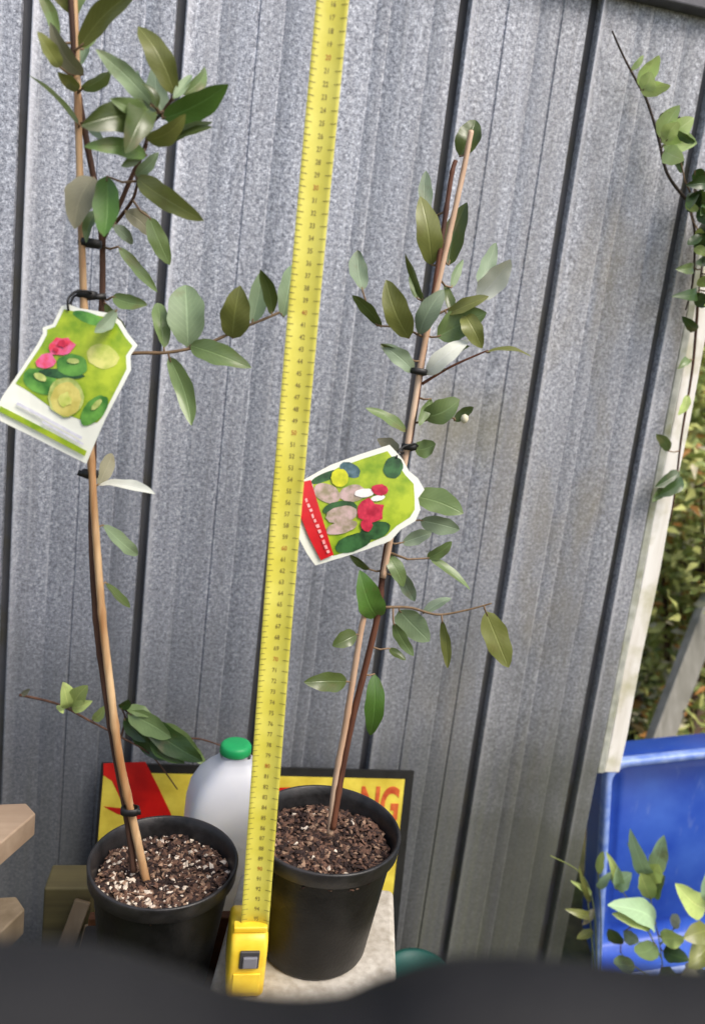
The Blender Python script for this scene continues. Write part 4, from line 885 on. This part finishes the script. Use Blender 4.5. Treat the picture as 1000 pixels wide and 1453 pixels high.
shrub('tall green shrub standing right of the blue tub', 2.15, 1.75, 1.5, .45, 3600, .05, [M_gg, M_yg, LM['mid'], M_st], 4)
shrub('broad green shrub farther off beyond the steel fence', 1.05, 2.9, 1.5, .6, 4200, .06, [M_gg, LM['ivy'], LM['mid']], 5)
def hedge():
    rnd = random.Random(77); f = MB()
    for i in range(26000):
        x = rnd.uniform(-4, 8); top = 2.1+.3*noise.noise(Vector((x*.9, 0, 0))); z = top*rnd.random()**.8; y = 4.0+.5*noise.noise(Vector((x*1.3, z*1.3, 5)))+rnd.uniform(-.15, .25)
        c = Vector((x, y, z)); d = Vector((rnd.gauss(0, 1), rnd.gauss(-.5, 1), rnd.gauss(0, 1))).normalized(); s = d.orthogonal().normalized(); s = Matrix.Rotation(rnd.uniform(0, 6), 3, d)@s
        L = rnd.uniform(.06, .13); f.add([c, c+d*L*.5+s*L*.25, c+d*L, c+d*L*.5-s*L*.25], [(0, 1, 2, 3)], rnd.randrange(3), [(.5, 0), (1, .5), (.5, 1), (0, .5)])
    f.box((2, 4.35, .95), (12, .3, 1.9), None, 1)
    tag(f.build('hedge', [M_gg, LM['ivy'], LM['mid']], None, False), 'dense dark green hedge closing the garden beyond the shrubs', 'hedge', None, 'stuff')
hedge()
def litter():
    rnd = random.Random(31); f = MB()
    for i in range(5200):
        x = rnd.uniform(.70, 2.6); y = rnd.uniform(1.08, 3.2)
        if y < 1.62 and x < 1.25 and .66+.16*(y-1.06) < x and y < 1.5: continue
        z = .03*noise.noise(Vector((x*1.5, y*1.5, 0)))+rnd.uniform(.002, .05)
        c = Vector((x, y, z)); d = Vector((rnd.gauss(0, 1), rnd.gauss(0, 1), rnd.gauss(.3, .5))).normalized(); s = d.orthogonal().normalized(); s = Matrix.Rotation(rnd.uniform(0, 6), 3, d)@s
        L = rnd.uniform(.02, .05); f.add([c, c+d*L*.5+s*L*.25, c+d*L, c+d*L*.5-s*L*.25], [(0, 1, 2, 3)], rnd.choice((0, 1, 2, 3, 0)), [(.5, 0), (1, .5), (.5, 1), (0, .5)])
    tag(f.build('leaf_litter', [M_yg, M_gg, M_st, LM['brown']], None, False), 'fallen leaves and low ground cover under the shrubs', 'leaf litter', None, 'stuff')
litter()
def leaning():
    Mg = wood('grey_weathered_timber', lin(168, 166, 158), lin(120, 118, 108), 50, 2)
    A = P(1030, 800, 1.50); B = P(928, 1068, 1.34); d = B-A; B = A+d*(-A.z/d.z)*.99; d = B-A
    yv = d.normalized(); xv = Vector((1, .3, 0)); xv = (xv-yv*xv.dot(yv)).normalized(); zv = xv.cross(yv); rot = Matrix((xv, yv, zv)).transposed()
    b = MB(); b.box((A+B)/2, (.062, d.length, .022), rot); tag(b.build('plank', Mg, None, False, .002), 'grey weathered plank leaning in the garden behind the blue tub', 'plank')
    c = P(992, 992, 1.55); root = MB(); root.box((c.x+.14, c.y, c.z/2+.004), (.32, .05, c.z)); tag(root.build('garden_edging', wood('edging_timber', lin(176, 150, 138), lin(130, 104, 92), 50, 0), None, False, .004), 'pinkish timber edging behind the leaning grey plank', 'edging')
leaning()

# ------------------------------------------------------------------ added black hump near the camera, standing in for a lens obstruction
def sheet():  # builds the added lens blocker hump
    m = NB('lens_blocker'); f = m.noise(14, 4)
    m.bump(m.noise(30, 5), .4, .004); mt = m.set(Base_Color=m.ramp(f, [(.3, (.010, .010, .011, 1)), (.7, (.022, .022, .023, 1))]), Roughness=.75, Specular_IOR_Level=.2)
    ridge = [(-420, 1350), (-150, 1345), (0, 1348), (130, 1356), (250, 1392), (340, 1424), (430, 1434), (520, 1424), (590, 1392), (660, 1374), (760, 1370), (860, 1378), (1000, 1390), (1250, 1392), (1600, 1380)]
    YR = .14; pts = smooth([P(x, y+8, YR) for x, y in ridge], 6)
    b = MB(); vv = []; n = len(pts)
    for i, p in enumerate(pts):
        zr = p.z; wv = .010*noise.noise(Vector((p.x*9, 0, 3)))
        col = [(YR+.060+wv, 0), (YR+.046+wv, zr*.45), (YR+.034+wv*.6, zr*.8), (YR+.024, zr-.022), (YR+.012, zr-.006), (YR, zr), (YR-.012, zr-.005), (YR-.024, zr-.018), (YR-.032, zr*.9), (YR-.042+wv, zr*.4), (YR-.055+wv, 0)]
        for k, (y, z) in enumerate(col):
            q = Vector((p.x, y, z)); q.y += .006*noise.noise(Vector((p.x*14, z*8, k*.3))) if 0 < k < 10 and z < zr-.02 else 0; vv.append(q)
    K = 11
    b.add(vv, [(i*K+j, (i+1)*K+j, (i+1)*K+j+1, i*K+j+1) for i in range(n-1) for j in range(K-1)]+[tuple(range(K))[::-1], tuple((n-1)*K+j for j in range(K))])
    tag(b.build('lens_blocker', mt, None, True), 'added black hump near the camera, standing in for a dark obstruction at the lens', 'blocker')
sheet()  # adds the lens blocker hump
